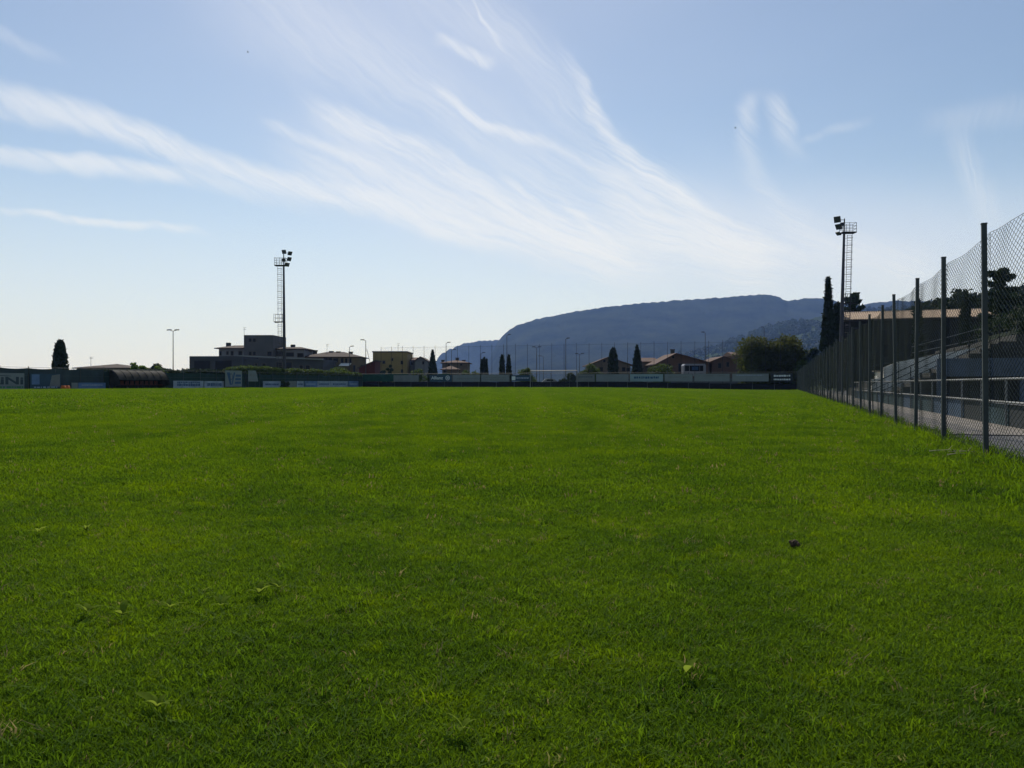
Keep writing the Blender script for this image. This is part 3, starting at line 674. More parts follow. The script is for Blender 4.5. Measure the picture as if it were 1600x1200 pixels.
# dugout: curved clear shelter with a bench
u0, u1 = on_v(184, LV-1.2), on_v(262, LV-1.2)
du = thing('team_dugout', 'long curved clear shelter with dark bench at left fence', 'dugout', tuple(P((u0+u1)/2, LV-1.2, gz)))
def arc(a): return LV-.1-1.45*math.cos(a)*1.0, gz+2.0*math.sin(a)
mb = MB(P); na, nu = 8, 10; vs = []
for i in range(nu+1):
    for j in range(na+1):
        a = R(28)+(R(90)-R(28))*j/na; vv_, zz = arc(a); vs.append((u0+(u1-u0)*i/nu, vv_, zz))
mb.add(vs, [(i*(na+1)+j,(i+1)*(na+1)+j,(i+1)*(na+1)+j+1,i*(na+1)+j+1) for i in range(nu) for j in range(na)])
M_clear = mat('cloudy_plastic', (.035,.034,.031), .7, .5, 1.6, trans=.15, spec=.05)
mb.build('roof_sheet', M_clear, du, smooth=True)
for uu in (u0, u1):
    pts = [(LV-.1, gz-.03)]+[arc(R(a)) for a in (15,28,40,55,70,90)]
    mb = MB(P); n = len(pts); mb.add([(uu-.015,a,b_) for a, b_ in pts]+[(uu+.015,a,b_) for a, b_ in pts], [tuple(range(n)), tuple(range(2*n-1,n-1,-1))]+[((k+1)%n,k,n+k,n+(k+1)%n) for k in range(n)]); mb.build('end_sheet', M_clear, du)
for i in range(8):
    uu = u0+(u1-u0)*i/7; mb = MB(P); pr = (uu, LV-1.5, gz-.05)
    for a in (15,30,45,60,75,90):
        vv_, zz = arc(R(a)); cur = (uu, vv_-.02, zz+.02); mb.tube(pr, cur, .025, n=5); pr = cur
    mb.build('hoop', M_darkmetal, du)
MB(P).box(u0+.2,u1-.2,LV-.7,LV-.25,gz+.38,gz+.44).build('bench', mat('red_seat', (.10,.025,.02), .6, .3, 2), du)
MB(P).box(u0+.1,u1-.1,LV-.16,LV-.13,gz-.05,gz+1.9).build('back_panel', M_black, du)
for i in range(9):
    uu = u0+.8+(u1-u0-1.6)*i/8; MB(P).box(uu-.22,uu+.22,LV-.3,LV-.24,gz+.46,gz+.86).build('seat_back', MATS['red_seat'], du)
for i in range(5): uu = u0+.4+(u1-u0-.8)*i/4; MB(P).box(uu-.04,uu+.04,LV-.5,LV-.42,gz-.05,gz+.38).build('bench_leg', M_darkmetal, du)
M_or = mat('orange_plastic', (.5,.13,.02), .6, .2, 3)
for i, (x, lab) in enumerate(((99,'left orange training marker stacked at the left fence'),(105,'right orange training marker stacked at the left fence'))):
    u = on_v(x, LV-.8); c = P(u, LV-.8, gz); mb = MB()
    for j in range(4): mb.tube(c+Vector((0,0,.09*j-.01)), c+Vector((0,0,.09*j+.09)), .3-.02*j, .22-.02*j, n=12)
    tag(mb.build('training_marker', M_or, origin=c), lab, 'marker', 'orange markers')

# ---------------------------------------------------------------- floodlight masts
def mast(label, base, H, s, lean, lamps, ladder_top, rest_z):
    """s = side on which platform and ladder stand (+1 right)"""
    t = thing('floodlight_mast', label, 'floodlight', tuple(base))
    b = Vector(base); top = b+Vector((lean*H, 0, H)); ax = lambda z: b+Vector((lean*z, 0, z))
    mb = MB(); mb.tube(b-Vector((0,0,.2)), ax(H*.5), .27, .2, n=12); mb.tube(ax(H*.5), ax(H-.9), .2, .13, n=12); mb.build('pole', M_steel, t, smooth=False)
    MB().box(b.x-.4,b.x+.4,b.y-.4,b.y+.4,b.z-.1,b.z+.12).build('footing', M_conc, t)
    q = ax(H-1.0); w0, w1 = (-.35, 1.25) if s > 0 else (-1.25, .35)
    MB().box(q.x+w0,q.x+w1,q.y-.5,q.y+.5,q.z,q.z+.12).build('platform_floor', M_darkmetal, t)
    mb = MB(); x0, x1 = q.x+w0+.02, q.x+w1-.02; y0, y1 = q.y-.48, q.y+.48
    for x in (x0, (x0+x1)/2, x1):
        for y in (y0, y1): mb.tube((x,y,q.z+.1),(x,y,q.z+1.15),.028,n=5)
    for zz in (.45,.8,1.15):
        mb.tube((x0,y0,q.z+zz),(x1,y0,q.z+zz),.022,n=5); mb.tube((x0,y1,q.z+zz),(x1,y1,q.z+zz),.022,n=5); mb.tube((x0,y0,q.z+zz),(x0,y1,q.z+zz),.022,n=5); mb.tube((x1,y0,q.z+zz),(x1,y1,q.z+zz),.022,n=5)
    mb.build('platform_rail', M_darkmetal, t)
    MB().tube(ax(H-.9), ax(H+.7), .07, n=8).build('lamp_post', M_darkmetal, t)
    for (dx, dz, tilt, sz, yaw) in lamps:
        c = q+Vector((dx, -.25, dz)); lo = MB(); d = Vector((math.sin(yaw)*math.cos(tilt), -math.cos(yaw)*math.cos(tilt), -math.sin(tilt))); r = d.cross(UP).normalized(); up = r.cross(d)
        def ring(k, a, b_): return [c+d*k+r*(sx*a)+up*(sz_*b_) for sx, sz_ in ((-1,-1),(1,-1),(1,1),(-1,1))]
        vs = ring(-.28*sz,.14*sz,.14*sz)+ring(-.05*sz,.4*sz,.36*sz)+ring(.16*sz,.45*sz,.42*sz)
        lo.add(vs, [(3,2,1,0)]+[(k+4*j,(k+1)%4+4*j,(k+1)%4+4*j+4,k+4*j+4) for j in (0,1) for k in range(4)]+[(8,9,10,11)])
        l = lo.build('lamp', M_darkmetal, t)
        gmb = MB(); gmb.add([c+d*(.163*sz)+r*(sx*.4*sz)+up*(sy*.37*sz) for sx, sy in ((-1,-1),(1,-1),(1,1),(-1,1))], [(0,1,2,3)]); gmb.build('glass', M_glass, l)
        bm_ = MB(); ctr = Vector((ax(H).x, q.y, c.z)); bm_.tube(ctr, c+r*.46*sz, .035, n=5); bm_.tube(c-r*.46*sz, c+r*.46*sz, .03, n=5); bm_.tube(ctr, Vector((ctr.x, ctr.y, q.z)), .04, n=5); bm_.build('bracket', M_darkmetal, l)
    # ladder with cage bars
    mb = MB(); lx = s*.62; z = 2.6
    zs = np.arange(2.6, ladder_top, .28)
    for off in (-.26, .26): 
        mb.tube(ax(2.4)+Vector((lx+off,-.05,0)), ax(ladder_top)+Vector((lx+off,-.05,0)), .028, n=5)
    if True: mb.tube(ax(2.4)+Vector((lx+.1*s,-.6,0)), ax(ladder_top)+Vector((lx+.1*s,-.6,0)), .018, n=4)
    for k, z in enumerate(zs):
        if abs(z-rest_z-.6) < .75: continue
        mb.tube(ax(z)+Vector((lx-.26,-.05,0)), ax(z)+Vector((lx+.26,-.05,0)), .02, n=4)
        if k % 3 == 0:
            pr = ax(z)+Vector((lx-.26,-.05,0))
            for a in range(1, 7):
                an = math.pi*a/6; cu = ax(z)+Vector((lx-.30*math.cos(an), -.05-.6*math.sin(an), 0)); mb.tube(pr, cu, .018, n=4); pr = cu
            mb.tube(ax(z)+Vector((lx, -.05, 0)), ax(z), .02, n=4)
    mb.build('ladder', M_steel, t)
    q = ax(rest_z); mb = MB(); x0, x1 = (q.x+.1, q.x+1.35) if s > 0 else (q.x-1.35, q.x-.1)
    mb.box(x0,x1,q.y-.55,q.y+.3,q.z-.06,q.z+.03); mb.tube((x0,q.y,q.z-.1),(x1,q.y-.1,q.z-.04),.05,n=5)
    for x in (x0,(x0+x1)/2,x1):
        for y in (q.y-.53,q.y+.28): mb.tube((x,y,q.z),(x,y,q.z+1.1),.028,n=5)
    for zz in (.55,1.1):
        for y in (q.y-.53,q.y+.28): mb.tube((x0,y,q.z+zz),(x1,y,q.z+zz),.022,n=5)
    mb.build('rest_platform', M_darkmetal, t)
bl = P(98.7, 69.0, .0); bl = Vector((at(444.5,600,bl.y).x, bl.y, 0))
Zl = bl.y; Hl = CH+(600-405)/F*Zl
k_ = Zl/F
mast('floodlight mast with four lamps rising behind the left fence', bl, Hl, -1, -.006,
     [(.15,2.05,.35,.72,-.3),(.95,1.85,.5,.72,.9),(.85,1.0,.4,.72,.9),(.55,.2,.6,.72,.7),(.1,.85,.3,.6,-.1)], Hl-1.2, CH+(600-503)/F*Zl)
br = P(98.7, -6.8, 0); br = Vector((at(1312.5,600,br.y).x, br.y, 0)); Zr = br.y; Hr = CH+(600-351)/F*Zr
mast('floodlight mast rising beside the cypresses behind the right fence', br, Hr, 1, .026,
     [(-.85,1.55,.25,.85,-.8),(-.7,.75,.6,.8,-.9),(-.75,-.05,.9,.6,-1.0),(-.3,1.0,.3,.5,-.6)], Hr-1.2, CH+(600-474)/F*Zr)

# ---------------------------------------------------------------- street lamps
def street_lamp(x, ytop, Z, heads, label, armpx=8):
    p = at(x, ytop, Z); t = thing('street_lamp', label, 'street lamp', (p.x, p.y, -.08), 'street lamps beyond the pitch'); k = Z/F
    mb = MB(); mb.tube((p.x,p.y,-.1),(p.x,p.y,p.z),.085,.05,n=8); mb.build('pole', M_steel, t)
    for h_ in heads:
        a = armpx*k*h_; mb = MB(); mb.tube((p.x,p.y,p.z-.05),(p.x+a*.55,p.y,p.z+.08),.035,n=5); mb.build('arm', M_steel, t)
        cx = p.x+a*.75; w = abs(a)*.3+.12; mb = MB(); s = 1 if h_ > 0 else -1
        mb.add([(cx-w,p.y-.14,p.z+.06),(cx+w,p.y-.10,p.z+.10),(cx+w,p.y+.10,p.z+.10),(cx-w,p.y+.14,p.z+.06),(cx-w*.85,p.y-.1,p.z+.2),(cx+w*.85,p.y-.08,p.z+.22),(cx+w*.85,p.y+.08,p.z+.22),(cx-w*.85,p.y+.1,p.z+.2)], [(0,3,2,1),(4,5,6,7),(0,1,5,4),(1,2,6,5),(2,3,7,6),(3,0,4,7)])
        mb.build('lamp_head', M_darkmetal, t)
    return t
street_lamp(270.5,517,112,(-1,1),'tall double headed street lamp left of the grey building')
street_lamp(546,542,150,(1,),'street lamp standing in front of the right end of the ochre house', 6)
tl = street_lamp(571.5,532,142,(-1,),'street lamp with a slanted stay beside the yellow house', 7)
MB().tube(at(573,545,142), at(579.5,572,142), .04, n=5).build('stay', M_steel, tl)
street_lamp(697,536,150,(1,),'street lamp right of the lone cypress, left of the red roofed house', 6)
street_lamp(705.5,547,165,(1,),'short street lamp in front of the red roofed house', 6)
street_lamp(751.5,552,175,(1,),'short street lamp beside the triple cypress', 6)
street_lamp(792,524,140,(1,),'tall street lamp behind the right cypress of the thin pair', 5)
street_lamp(838.5,543,150,(-1,1),'double headed lamp with a flat bar above the left goal post', 6)
street_lamp(849,557,190,(-1,),'small far street lamp above the middle of the goal', 7)
street_lamp(884,529.5,140,(1,),'tall street lamp above the right half of the goal', 5)
street_lamp(905.5,553.5,165,(-1,1),'double headed lamp right of the goal', 6)
street_lamp(1102,520,145,(-1,),'tall street lamp behind the parked bus', 5)
street_lamp(1194,512,150,(-1,),'tall street lamp rising behind the big bush', 4)
street_lamp(1330,515,80,(1,),'street lamp behind the right fence near the mast', 8)
street_lamp(1590,484,47,(-1,),'slim pole lamp at the right edge behind the fence', 2)

# ---------------------------------------------------------------- plants
def lathe_core(prof, c, seed, amp, n=14):
    V = []; Fs = []; m = len(prof)
    for i, (z, r) in enumerate(prof):
        for k in range(n):
            a = 2*math.pi*k/n; rr = r*(1+amp*fbm((math.cos(a)*1.5+seed, math.sin(a)*1.5, z*.6), 4)); V.append((c[0]+rr*math.cos(a), c[1]+rr*math.sin(a), c[2]+z))
    for i in range(m-1):
        for k in range(n): Fs.append((i*n+k, i*n+(k+1)%n, (i+1)*n+(k+1)%n, (i+1)*n+k))
    return np.array(V), np.array(Fs)
def cypress(label, x, ytop, ybase_w, Z, wpx, prof=None, blunt=False, seed=1, top_off=0):
    p = at(x, ytop, Z); H = p.z; w = wpx/F*Z/2
    t = thing('cypress_tree', label, 'tree', (p.x, Z, -.08), 'cypresses')
    MB().tube((p.x,Z,-.15),(p.x,Z,H*.5),.16,.08,n=8).build('trunk', M_bark, t)
    pf = prof or ([(0.06,.75),(.2,.95),(.4,1),(.6,.92),(.78,.75),(.9,.6),(.97,.4),(1,.1)] if blunt else [(0.05,.7),(.15,.95),(.32,1),(.5,.86),(.68,.62),(.82,.4),(.93,.2),(1,.03)])
    V1, F1 = lathe_core([(a*H, b*w*.82) for a, b in pf], (p.x, Z, 0), seed, .25)  # solid core added inside the cypress leaves to block light
    n = int(900+1500*min(H/12, 2)); zz = rng.random(n)**.85; r = np.interp(zz, [a for a, b in pf], [b for a, b in pf])*w; a = rng.random(n)*6.283
    rr = r*(.78+.42*rng.random(n)**2); c = np.column_stack([p.x+rr*np.cos(a), Z+rr*np.sin(a), np.maximum(zz*H, .05*H)])
    V2, F2 = leaf_quads(c, .16+.014*H, up=2.2, aspect=2.6)
    npobj('crown', np.concatenate([V1, V2]), np.concatenate([F1, F2+len(V1)]), M_cyp, t)
cypress('stout dark columnar conifer alone behind the left fence', 94, 533, 607, 95, 19, blunt=True, seed=2)
cypress('broad dark cypress between the grey gabled and red roofed houses', 676, 549, 583, 138, 13.5, seed=3)
cypress('left of three small cypresses beside a short street lamp', 753, 563, 582, 140, 6, seed=4)
cypress('middle and tallest of three small cypresses beside a short street lamp', 756.5, 560, 582, 141, 6, seed=5)
cypress('right of three small cypresses beside a short street lamp', 760, 562, 582, 140, 5.5, seed=6)
cypress('round topped cypress, left of the thin pair left of the goal', 784.5, 556, 582, 138, 7.5, blunt=True, seed=7)
cypress('pointed cypress, right of the thin pair left of the goal', 795, 556, 582, 138, 9, seed=8)
cypress('round topped cypress in front of the left gabled house', 958, 545, 582, 130, 15, blunt=True, seed=9)
cypress('pointed cypress between the two gabled houses', 995.5, 541, 582, 129, 15, seed=10)
cypress('very tall slender cypress left of the right floodlight mast', 1294, 437, 600, 108, 22, prof=[(0.03,.7),(.2,1),(.38,.95),(.55,.7),(.7,.5),(.82,.34),(.92,.22),(.985,.13),(1,.03)], seed=11)
cypress('lower dark cypress tucked against the right floodlight mast', 1309, 475, 600, 112, 24, blunt=True, seed=12)
cypress('dark slim cypress seen through the fence before the tiled roof', 1434, 470, 600, 85, 13, blunt=True, seed=13)
cypress('second dark cypress seen through the fence before the tiled roof', 1509, 468, 600, 80, 15, blunt=True, seed=14)

def blob_tree(label, name, cx, Z, x0, x1, ytop, leafm, cat='bush', nclump=26, nleaf=240, lsize=.22, group=None, trunk=True, zlow=0.0, depth=None, fill=.55, boxy=2):
    """crown of many leaf clumps, each clump a loose shell of leaves; gaps between clumps"""
    k = Z/F; W = (x1-x0)*k/2; H = CH+(600-ytop)*k; X = at((x0+x1)/2, 0, Z).x; dp = depth or W*.7
    t = thing(name, label, cat, (X, Z, -.08), group)
    zc = (H+zlow)/2; hz = (H-zlow)/2; cents = []; limbs = MB()
    for i in range(nclump):
        while True:
            q = rng.uniform(-1, 1, 3)
            if .25 < (np.abs(q)**boxy).sum()**(1/boxy) < .86: break
        c = np.array([X+q[0]*W, Z+q[1]*dp, zc+q[2]*hz]); rad = min(W, hz)*rng.uniform(.26,.46); cents.append((c, rad))
        if trunk and i % 2 == 0:
            mid = Vector((X+q[0]*W*.3, Z+q[1]*dp*.3, max(.3, zlow+.2+hz*.6))); limbs.tube(mid, Vector(c), .05*min(1,H/4), .02, n=5); limbs.tube((X,Z,-.1), mid, .09*min(1,H/4)+.02, .05, n=5)
    if limbs.v: limbs.build('trunk', M_bark, t)
    Vs = []
    for c, rad in cents:
        d = rng.normal(size=(nleaf,3)); d /= np.linalg.norm(d,axis=1)[:,None]; r = rad*(fill+(1-fill)*rng.random(nleaf)**.5)*(1+.35*rng.normal(size=nleaf)*.5)
        p = c+d*r[:,None]*np.array([1.15,1,.9]); p = p[p[:,2] > .02]; Vs.append(p)
    p = np.concatenate(Vs); V, Fq = leaf_quads(p, lsize, up=.4)
    npobj('crown', V, Fq, leafm, t); return t
blob_tree('big rounded olive green bush at the right end of the far fence', 'broad_bush', 0, 122, 1157, 1252, 530, M_olive, 'bush', 95, 300, .30, boxy=4)
blob_tree('darker tree behind the right end of the big olive bush', 'shade_tree', 0, 140, 1243, 1284, 538, M_leafd, 'tree', 30, 240, .32)
blob_tree('pale green shrub at the right fence corner below the tall cypress', 'corner_shrub', 0, 118, 1238, 1272, 560, M_leaf, 'bush', 20, 200, .26)
blob_tree('grey green shrub in front of the left gabled house', 'garden_shrub', 0, 131, 906, 940, 571, M_leaf, 'bush', 16, 200, .2, trunk=False)
blob_tree('grey green shrub between the pointed cypress and the bus', 'garden_shrub', 0, 131, 1014, 1056, 570, M_leaf, 'bush', 18, 200, .2, trunk=False)
blob_tree('leafy shrub between the thin cypresses and the goal', 'garden_shrub', 0, 137, 803, 836, 574, M_leaf, 'bush', 16, 190, .2, trunk=False)
blob_tree('shrub growing beneath the red roofed house', 'garden_shrub', 0, 142, 722, 752, 575, M_leaf, 'bush', 14, 180, .2, trunk=False)
blob_tree('low shrubs below the grey gabled house', 'garden_shrub', 0, 143, 638, 668, 577, M_leaf, 'bush', 12, 160, .2, trunk=False)
blob_tree('dark shrub in front of the yellow house', 'garden_shrub', 0, 145, 593, 604, 575, M_leafd, 'bush', 8, 160, .2, trunk=False)
blob_tree('small dark palm like tree before the yellow house', 'garden_tree', 0, 146, 604, 615, 566, M_leafd, 'tree', 9, 170, .22)
blob_tree('bright sapling growing above the dugout', 'young_tree', 0, 90, 205, 228, 560, M_leafl, 'tree', 13, 38, .24, zlow=1.4, fill=.1)
blob_tree('bright leafy shrub right of the sapling above the dugout', 'bright_shrub', 0, 90, 218, 240, 570, M_leafl, 'bush', 9, 120, .18)
blob_tree('yellowish shrub above the right end of the dugout', 'bright_shrub', 0, 92, 240, 266, 571, M_leafl, 'bush', 9, 110, .18)
blob_tree('dark round shrub above the dugout', 'dark_shrub', 0, 96, 234, 260, 568, M_leafd, 'bush', 14, 170, .22)
blob_tree('small weedy bush among the banners by the left mast', 'weedy_bush', 0, 111, 438, 451, 594, M_leafd, 'bush', 7, 110, .14, trunk=False)
blob_tree('yellow weed clump right of the dugout', 'weed_clump', 0, 96, 261, 270, 601, M_leafl, 'weed', 5, 60, .12, trunk=False)
blob_tree('leafy garden shrub below the ochre house balcony', 'garden_shrub', 0, 138, 508, 548, 573, M_leaf, 'bush', 16, 190, .2, trunk=False)
blob_tree('dark climbing bush on the fence left of the navy square board', 'dark_shrub', 0, 127, 742, 760, 587, M_leafd, 'bush', 8, 140, .16, trunk=False)
blob_tree('dark sprawling palm like shrub behind the right half of the goal', 'dark_shrub', 0, 123, 868, 902, 581, M_leafd, 'bush', 14, 130, .2, trunk=False)

def hedge(label, x0, x1, v, yt, m, depth=1.4, n=9000, lsize=.15):
    ua, ub = on_v(x0, v), on_v(x1, v); t = thing('hedge', label, 'hedge', tuple(P((ua+ub)/2, v, -.08)), 'hedges behind the left fence')
    mb = MB(P); seg = 24; hs = []
    for i in range(seg+1):
        u = ua+(ub-ua)*i/seg; xx = x0+(x1-x0)*i/seg; yy = np.interp(xx, [a for a, b in yt], [b for a, b in yt]); hs.append((u, CH+(600-yy)/F*P(u, v).y+.28*fbm((u*.45,1,0),4)))
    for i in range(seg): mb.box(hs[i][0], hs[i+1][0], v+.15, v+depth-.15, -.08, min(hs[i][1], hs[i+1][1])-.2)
    mb.build('blocking_core', M_leafd, t)  # solid dark boxes added inside the hedge to stop light passing through
    u = ua+(ub-ua)*rng.random(n); H = np.interp(u, [a for a, b in hs], [b for a, b in hs]); f = rng.random(n)
    side = rng.random(n) < .6; vv_ = np.where(side, v+rng.normal(0,.08,n), v+depth*rng.random(n)); z = np.where(side, H*rng.random(n), H+rng.normal(0,.1,n)-.05); z = np.maximum(z, .05)
    c = np.array([tuple(P(a, b, q)) for a, b, q in zip(u, vv_, z)]); V, Fq = leaf_quads(c, lsize, up=.3); npobj('foliage', V, Fq, m, t)
hedge('dark hedge behind the dugout and low roofed house', 108, 296, LV+1.0, [(108,581),(180,580),(235,578.5),(296,580)], M_leafd, n=11000)
hedge('dark hedge in front of the grey flat roofed building', 296, 368, LV+1.2, [(296,579),(330,580),(368,579)], M_leafd, n=6000)
hedge('hedge with sunlit yellow green top below the grey building', 362, 510, LV+1.0, [(362,576),(385,573),(430,577),(460,578),(510,580)], M_leaf, n=12000)
hedge('low hedge with sunlit top below the ochre house', 512, 566, LV+1.0, [(512,580),(566,584)], M_leaf, n=5000)
hb = thing('ivy_bank', 'dark overgrown hedge bank at the right edge behind the stand', 'hedge', tuple(P(54,-19,-.08)))
n = 16000; u = 50+10*rng.random(n); v = -12.2-16*rng.random(n); H = 4.4+.35*np.sin(v*1.3)+.3*np.sin(u*2)
top = rng.random(n) < .35; z = np.where(top, H+rng.normal(0,.15,n), H*rng.random(n)); u = np.where(top, u, 50+rng.normal(0,.15,n))
c = np.array([tuple(P(a, b, q)) for a, b, q in zip(u, v, np.maximum(z, .05))]); V, Fq = leaf_quads(c, .17, up=.3); npobj('foliage', V, Fq, M_leafd, hb)
MB(P).box(50.3, 60, -28, -12.5, -.08, 3.9).build('blocking_core', M_leafd, hb)  # solid block added behind the bank's leaves to keep light out

def cedar(label, x, ytop, Z, wpx, seed):
    p = at(x, ytop, Z); H = p.z; w = wpx/F*Z/2; t = thing('cedar_tree', label, 'tree', (p.x, Z, -.08), 'cedars on the right')
    MB().tube((p.x,Z,-.15),(p.x,Z,H*.96),.32,.06,n=8).build('trunk', M_bark, t)
    Vs = []; lm = MB(); r_ = random.Random(seed)
    for i in range(30):
        f = .28+.72*i/29; z = H*f; ln = w*(1.08-f)**.55*r_.uniform(.7,1.15)*1.15; a = i*2.4+r_.random(); e = Vector((p.x+math.cos(a)*ln, Z+math.sin(a)*ln, z+.05*H*r_.uniform(-.3,.9)))
        lm.tube((p.x,Z,z-.3), e, .07, .02, n=5)
        q = rng.random(260)[:,None]**.6; b = np.array([p.x,Z,z-.3])*(1-q)+np.array(e)*q; b += rng.normal(size=b.shape)*np.array([.30,.30,.10])*(.35+.12*w); Vs.append(b)
    lm.build('limb', M_bark, t); V, Fq = leaf_quads(np.concatenate(Vs), .34, up=.5, aspect=2); npobj('crown', V, Fq, M_leafd, t)
cedar('dark flat tiered cedar at the right edge above the fence', 1564, 424, 95, 74, 3)
cedar('small dark cedar top behind the right floodlight mast', 1333, 464, 125, 64, 5)
hill_trees = [(1460,462,125,44,'dark tree behind the tiled roof, lowest and nearest the mast'),
              (1500,455,120,46,'tall dark tree behind the right half of the tiled roof'),(1538,452,118,48,'dark tree left of the flat tiered cedar'),(1592,448,112,46,'dark tree at the right picture edge behind the cedar'),(1625,446,112,50,'dark tree partly past the right picture edge')]
for x, y, Z, w, lab in hill_trees:
    blob_tree(lab, 'hill_tree', 0, Z+14, x-w*.75, x+w*.75, y, M_leafd, 'tree', 60, 230, .42, 'dark trees behind the right building', zlow=2.5)

# ---------------------------------------------------------------- buildings
def win(t, x0, x1, y0, y1, yf, sill=True, name='window'):
    f = MB(); f.box(x0-.08,x1+.08,yf-.05,yf-.004,y0-.08,y0).box(x0-.08,x1+.08,yf-.05,yf-.004,y1,y1+.08).box(x0-.08,x0,yf-.05,yf-.004,y0,y1).box(x1,x1+.08,yf-.05,yf-.004,y0,y1)
    w = f.build(name, M_frame, t); MB().box(x0,x1,yf-.02,yf-.006,y0,y1).build('pane', M_pane, w)
def house(name, label, Z, x0, x1, ye, yr, kind, wallm, roofm, wins=(), depth=9, chim=(), over=.5, group=None, ridge=None, base=None):
    """x0..x1, eave ye, ridge yr in photograph pixels at the distance Z of the facade"""
    a, b_ = at(x0, ye, Z), at(x1, ye, Z); r = at(0, yr, Z).z; e = a.z; xm = (a.x+b_.x)/2
    if ridge: xm = at(ridge, 0, Z).x
    t = thing(name, label, 'house', (xm, Z, -.08), group)
    wl = MB()
    if kind == 'gable':   # gable end facing the pitch
        pts = [(a.x,Z,-.08),(b_.x,Z,-.08),(b_.x,Z,e),(xm,Z,r-.1),(a.x,Z,e)]; wl.poly(pts, (0,depth,0)); wl.f[0] = tuple(reversed(wl.f[0])) if False else wl.f[0]
        wl.build('wall', wallm, t)
        rf = MB()
        for xa, za, sx in ((a.x,e,-1),(b_.x,e,1)):
            d = Vector((xa-xm,0,za-(r-.1))).normalized(); n_ = Vector((-d.z*sx*-1,0,abs(d.x)));
            ex = Vector((xa,0,za))+d*over; up = Vector((0,0,.16))
            rf.poly([Vector((xm,Z-over,r-.09)),Vector((ex.x,Z-over,ex.z+.01)),Vector((ex.x,Z-over,ex.z+.01))+up,Vector((xm,Z-over,r-.09))+up], (0,depth+2*over,0))
        ro = rf.build('roof', roofm, t)
    else:
        wl.box(a.x,b_.x,Z,Z+depth,-.08,e); wl.build('wall', wallm, t)
        o = over; ins = (min(depth/2+o, (b_.x-a.x)/2+o-.05) if kind == 'hip' else 0); zb = e+.003
        x_0, x_1, y_0, y_1 = a.x-o, b_.x+o, Z-o, Z+depth+o; ym = (y_0+y_1)/2
        if kind == 'flat':
            ro = MB().box(a.x-.15,b_.x+.15,Z-.15,Z+depth+.15,zb,zb+.25).build('roof', roofm, t)
        else:
            rf = MB(); rf.add([(x_0,y_0,zb),(x_1,y_0,zb),(x_1,y_1,zb),(x_0,y_1,zb),(x_0,y_0,zb+.14),(x_1,y_0,zb+.14),(x_1,y_1,zb+.14),(x_0,y_1,zb+.14),(x_0+ins,ym,r),(x_1-ins,ym,r)],
                   [(0,3,2,1),(0,1,5,4),(1,2,6,5),(2,3,7,6),(3,0,4,7),(4,5,9,8),(6,7,8,9),(5,6,9),(7,4,8)]); ro = rf.build('roof', roofm, t)
    for cx, y_t in chim:
        c = at(cx, y_t, Z); MB().box(c.x-.35,c.x+.35,Z+depth*.45,Z+depth*.45+.7,e+.05,c.z*1.0+.0).box(c.x-.45,c.x+.45,Z+depth*.45-.1,Z+depth*.45+.8,c.z,c.z+.15).build('chimney', M_cdark, ro)
    for wx0, wx1, wy0, wy1 in wins:
        p, q = at(wx0, wy1, Z), at(wx1, wy0, Z); win(t, p.x, q.x, p.z, q.z, Z)
    return t
def antenna(x, ytop, ybase, Z, label):
    p, q = at(x, ytop, Z), at(x, ybase, Z); k = Z/F; t = thing('roof_antenna', label, 'antenna', tuple(q), 'roof antennas')
    MB().tube(q-Vector((0,0,.5)), p, .03, n=5).build('mast', M_darkmetal, t)
    mb = MB()
    for dz, l in ((0,3),(.25*(p.z-q.z),2.2)):
        mb.tube((p.x-l*k*.4,p.y,p.z-dz),(p.x+l*k,p.y,p.z-dz),.025,n=4)
        for j in range(4): xx = p.x+(-.4+1.4*j/3)*l*k; mb.tube((xx,p.y-.3,p.z-dz),(xx,p.y+.3,p.z-dz),.015,n=4)
    mb.build('elements', M_darkmetal, t)
W_ochre = mat('wall_ochre', (.15,.11,.062), .9, .15, .6); W_yel = mat('wall_yellow', (.25,.18,.065), .9, .15, .6); W_grey = mat('wall_grey', (.085,.083,.08), .9, .15, .5)
W_lgrey = mat('wall_light_grey', (.17,.17,.17), .9, .15, .5); W_pink = mat('wall_terracotta', (.105,.06,.04), .9, .15, .6); W_dark = mat('wall_dark_grey', (.05,.05,.054), .9, .2, .5); W_red = mat('wall_red', (.075,.014,.014), .9, .2, .6); W_beige = mat('wall_beige', (.13,.10,.075), .9, .15, .6)
house('low_house', 'low house with brown hipped roof behind the left fence', 122, 120, 200, 576, 567.5, 'hip', W_grey, M_tile_dark, chim=())
antenna(142, 558, 567, 127, 'television antenna on the low brown hipped roof at left')
# civic building: low front block, central tower, upper floor with tiled roofs
Zb = 150.0; cb = thing('civic_building', 'dark grey flat roofed building with a central tower behind the left mast', 'building', tuple(at(400,600,Zb)-Vector((0,0,CH))))
A = lambda x, y, dz=0: at(x, y, Zb+dz)
def blk(x0, x1, yt, Zf, depth, m, name, yb=None, parent=None):
    a, b_ = at(x0, yt, Zf), at(x1, yt, Zf); z0 = -.08 if yb is None else at(0, yb, Zf).z
    return MB().box(a.x, b_.x, Zf, Zf+depth, z0, a.z).build(name, m, parent or cb)
blk(296,380,556.5,Zb,14,W_dark,'left_wing'); blk(380.2,504,561,Zb+.5,14,W_dark,'right_wing')
mb = MB(); a, b_ = at(371,555.5,Zb), at(504,561.5,Zb)
mb.add([(a.x,Zb-.06,a.z-.12),(b_.x,Zb-.06,b_.z-.12),(b_.x,Zb-.06,b_.z+.08),(a.x,Zb-.06,a.z+.08),(a.x,Zb+.6,a.z-.12),(b_.x,Zb+.6,b_.z-.12),(b_.x,Zb+.6,b_.z+.08),(a.x,Zb+.6,a.z+.08)], [(0,1,2,3),(7,6,5,4),(3,2,6,7),(0,4,5,1),(1,5,6,2),(0,3,7,4)]); mb.build('roof_edge', M_galv, cb)
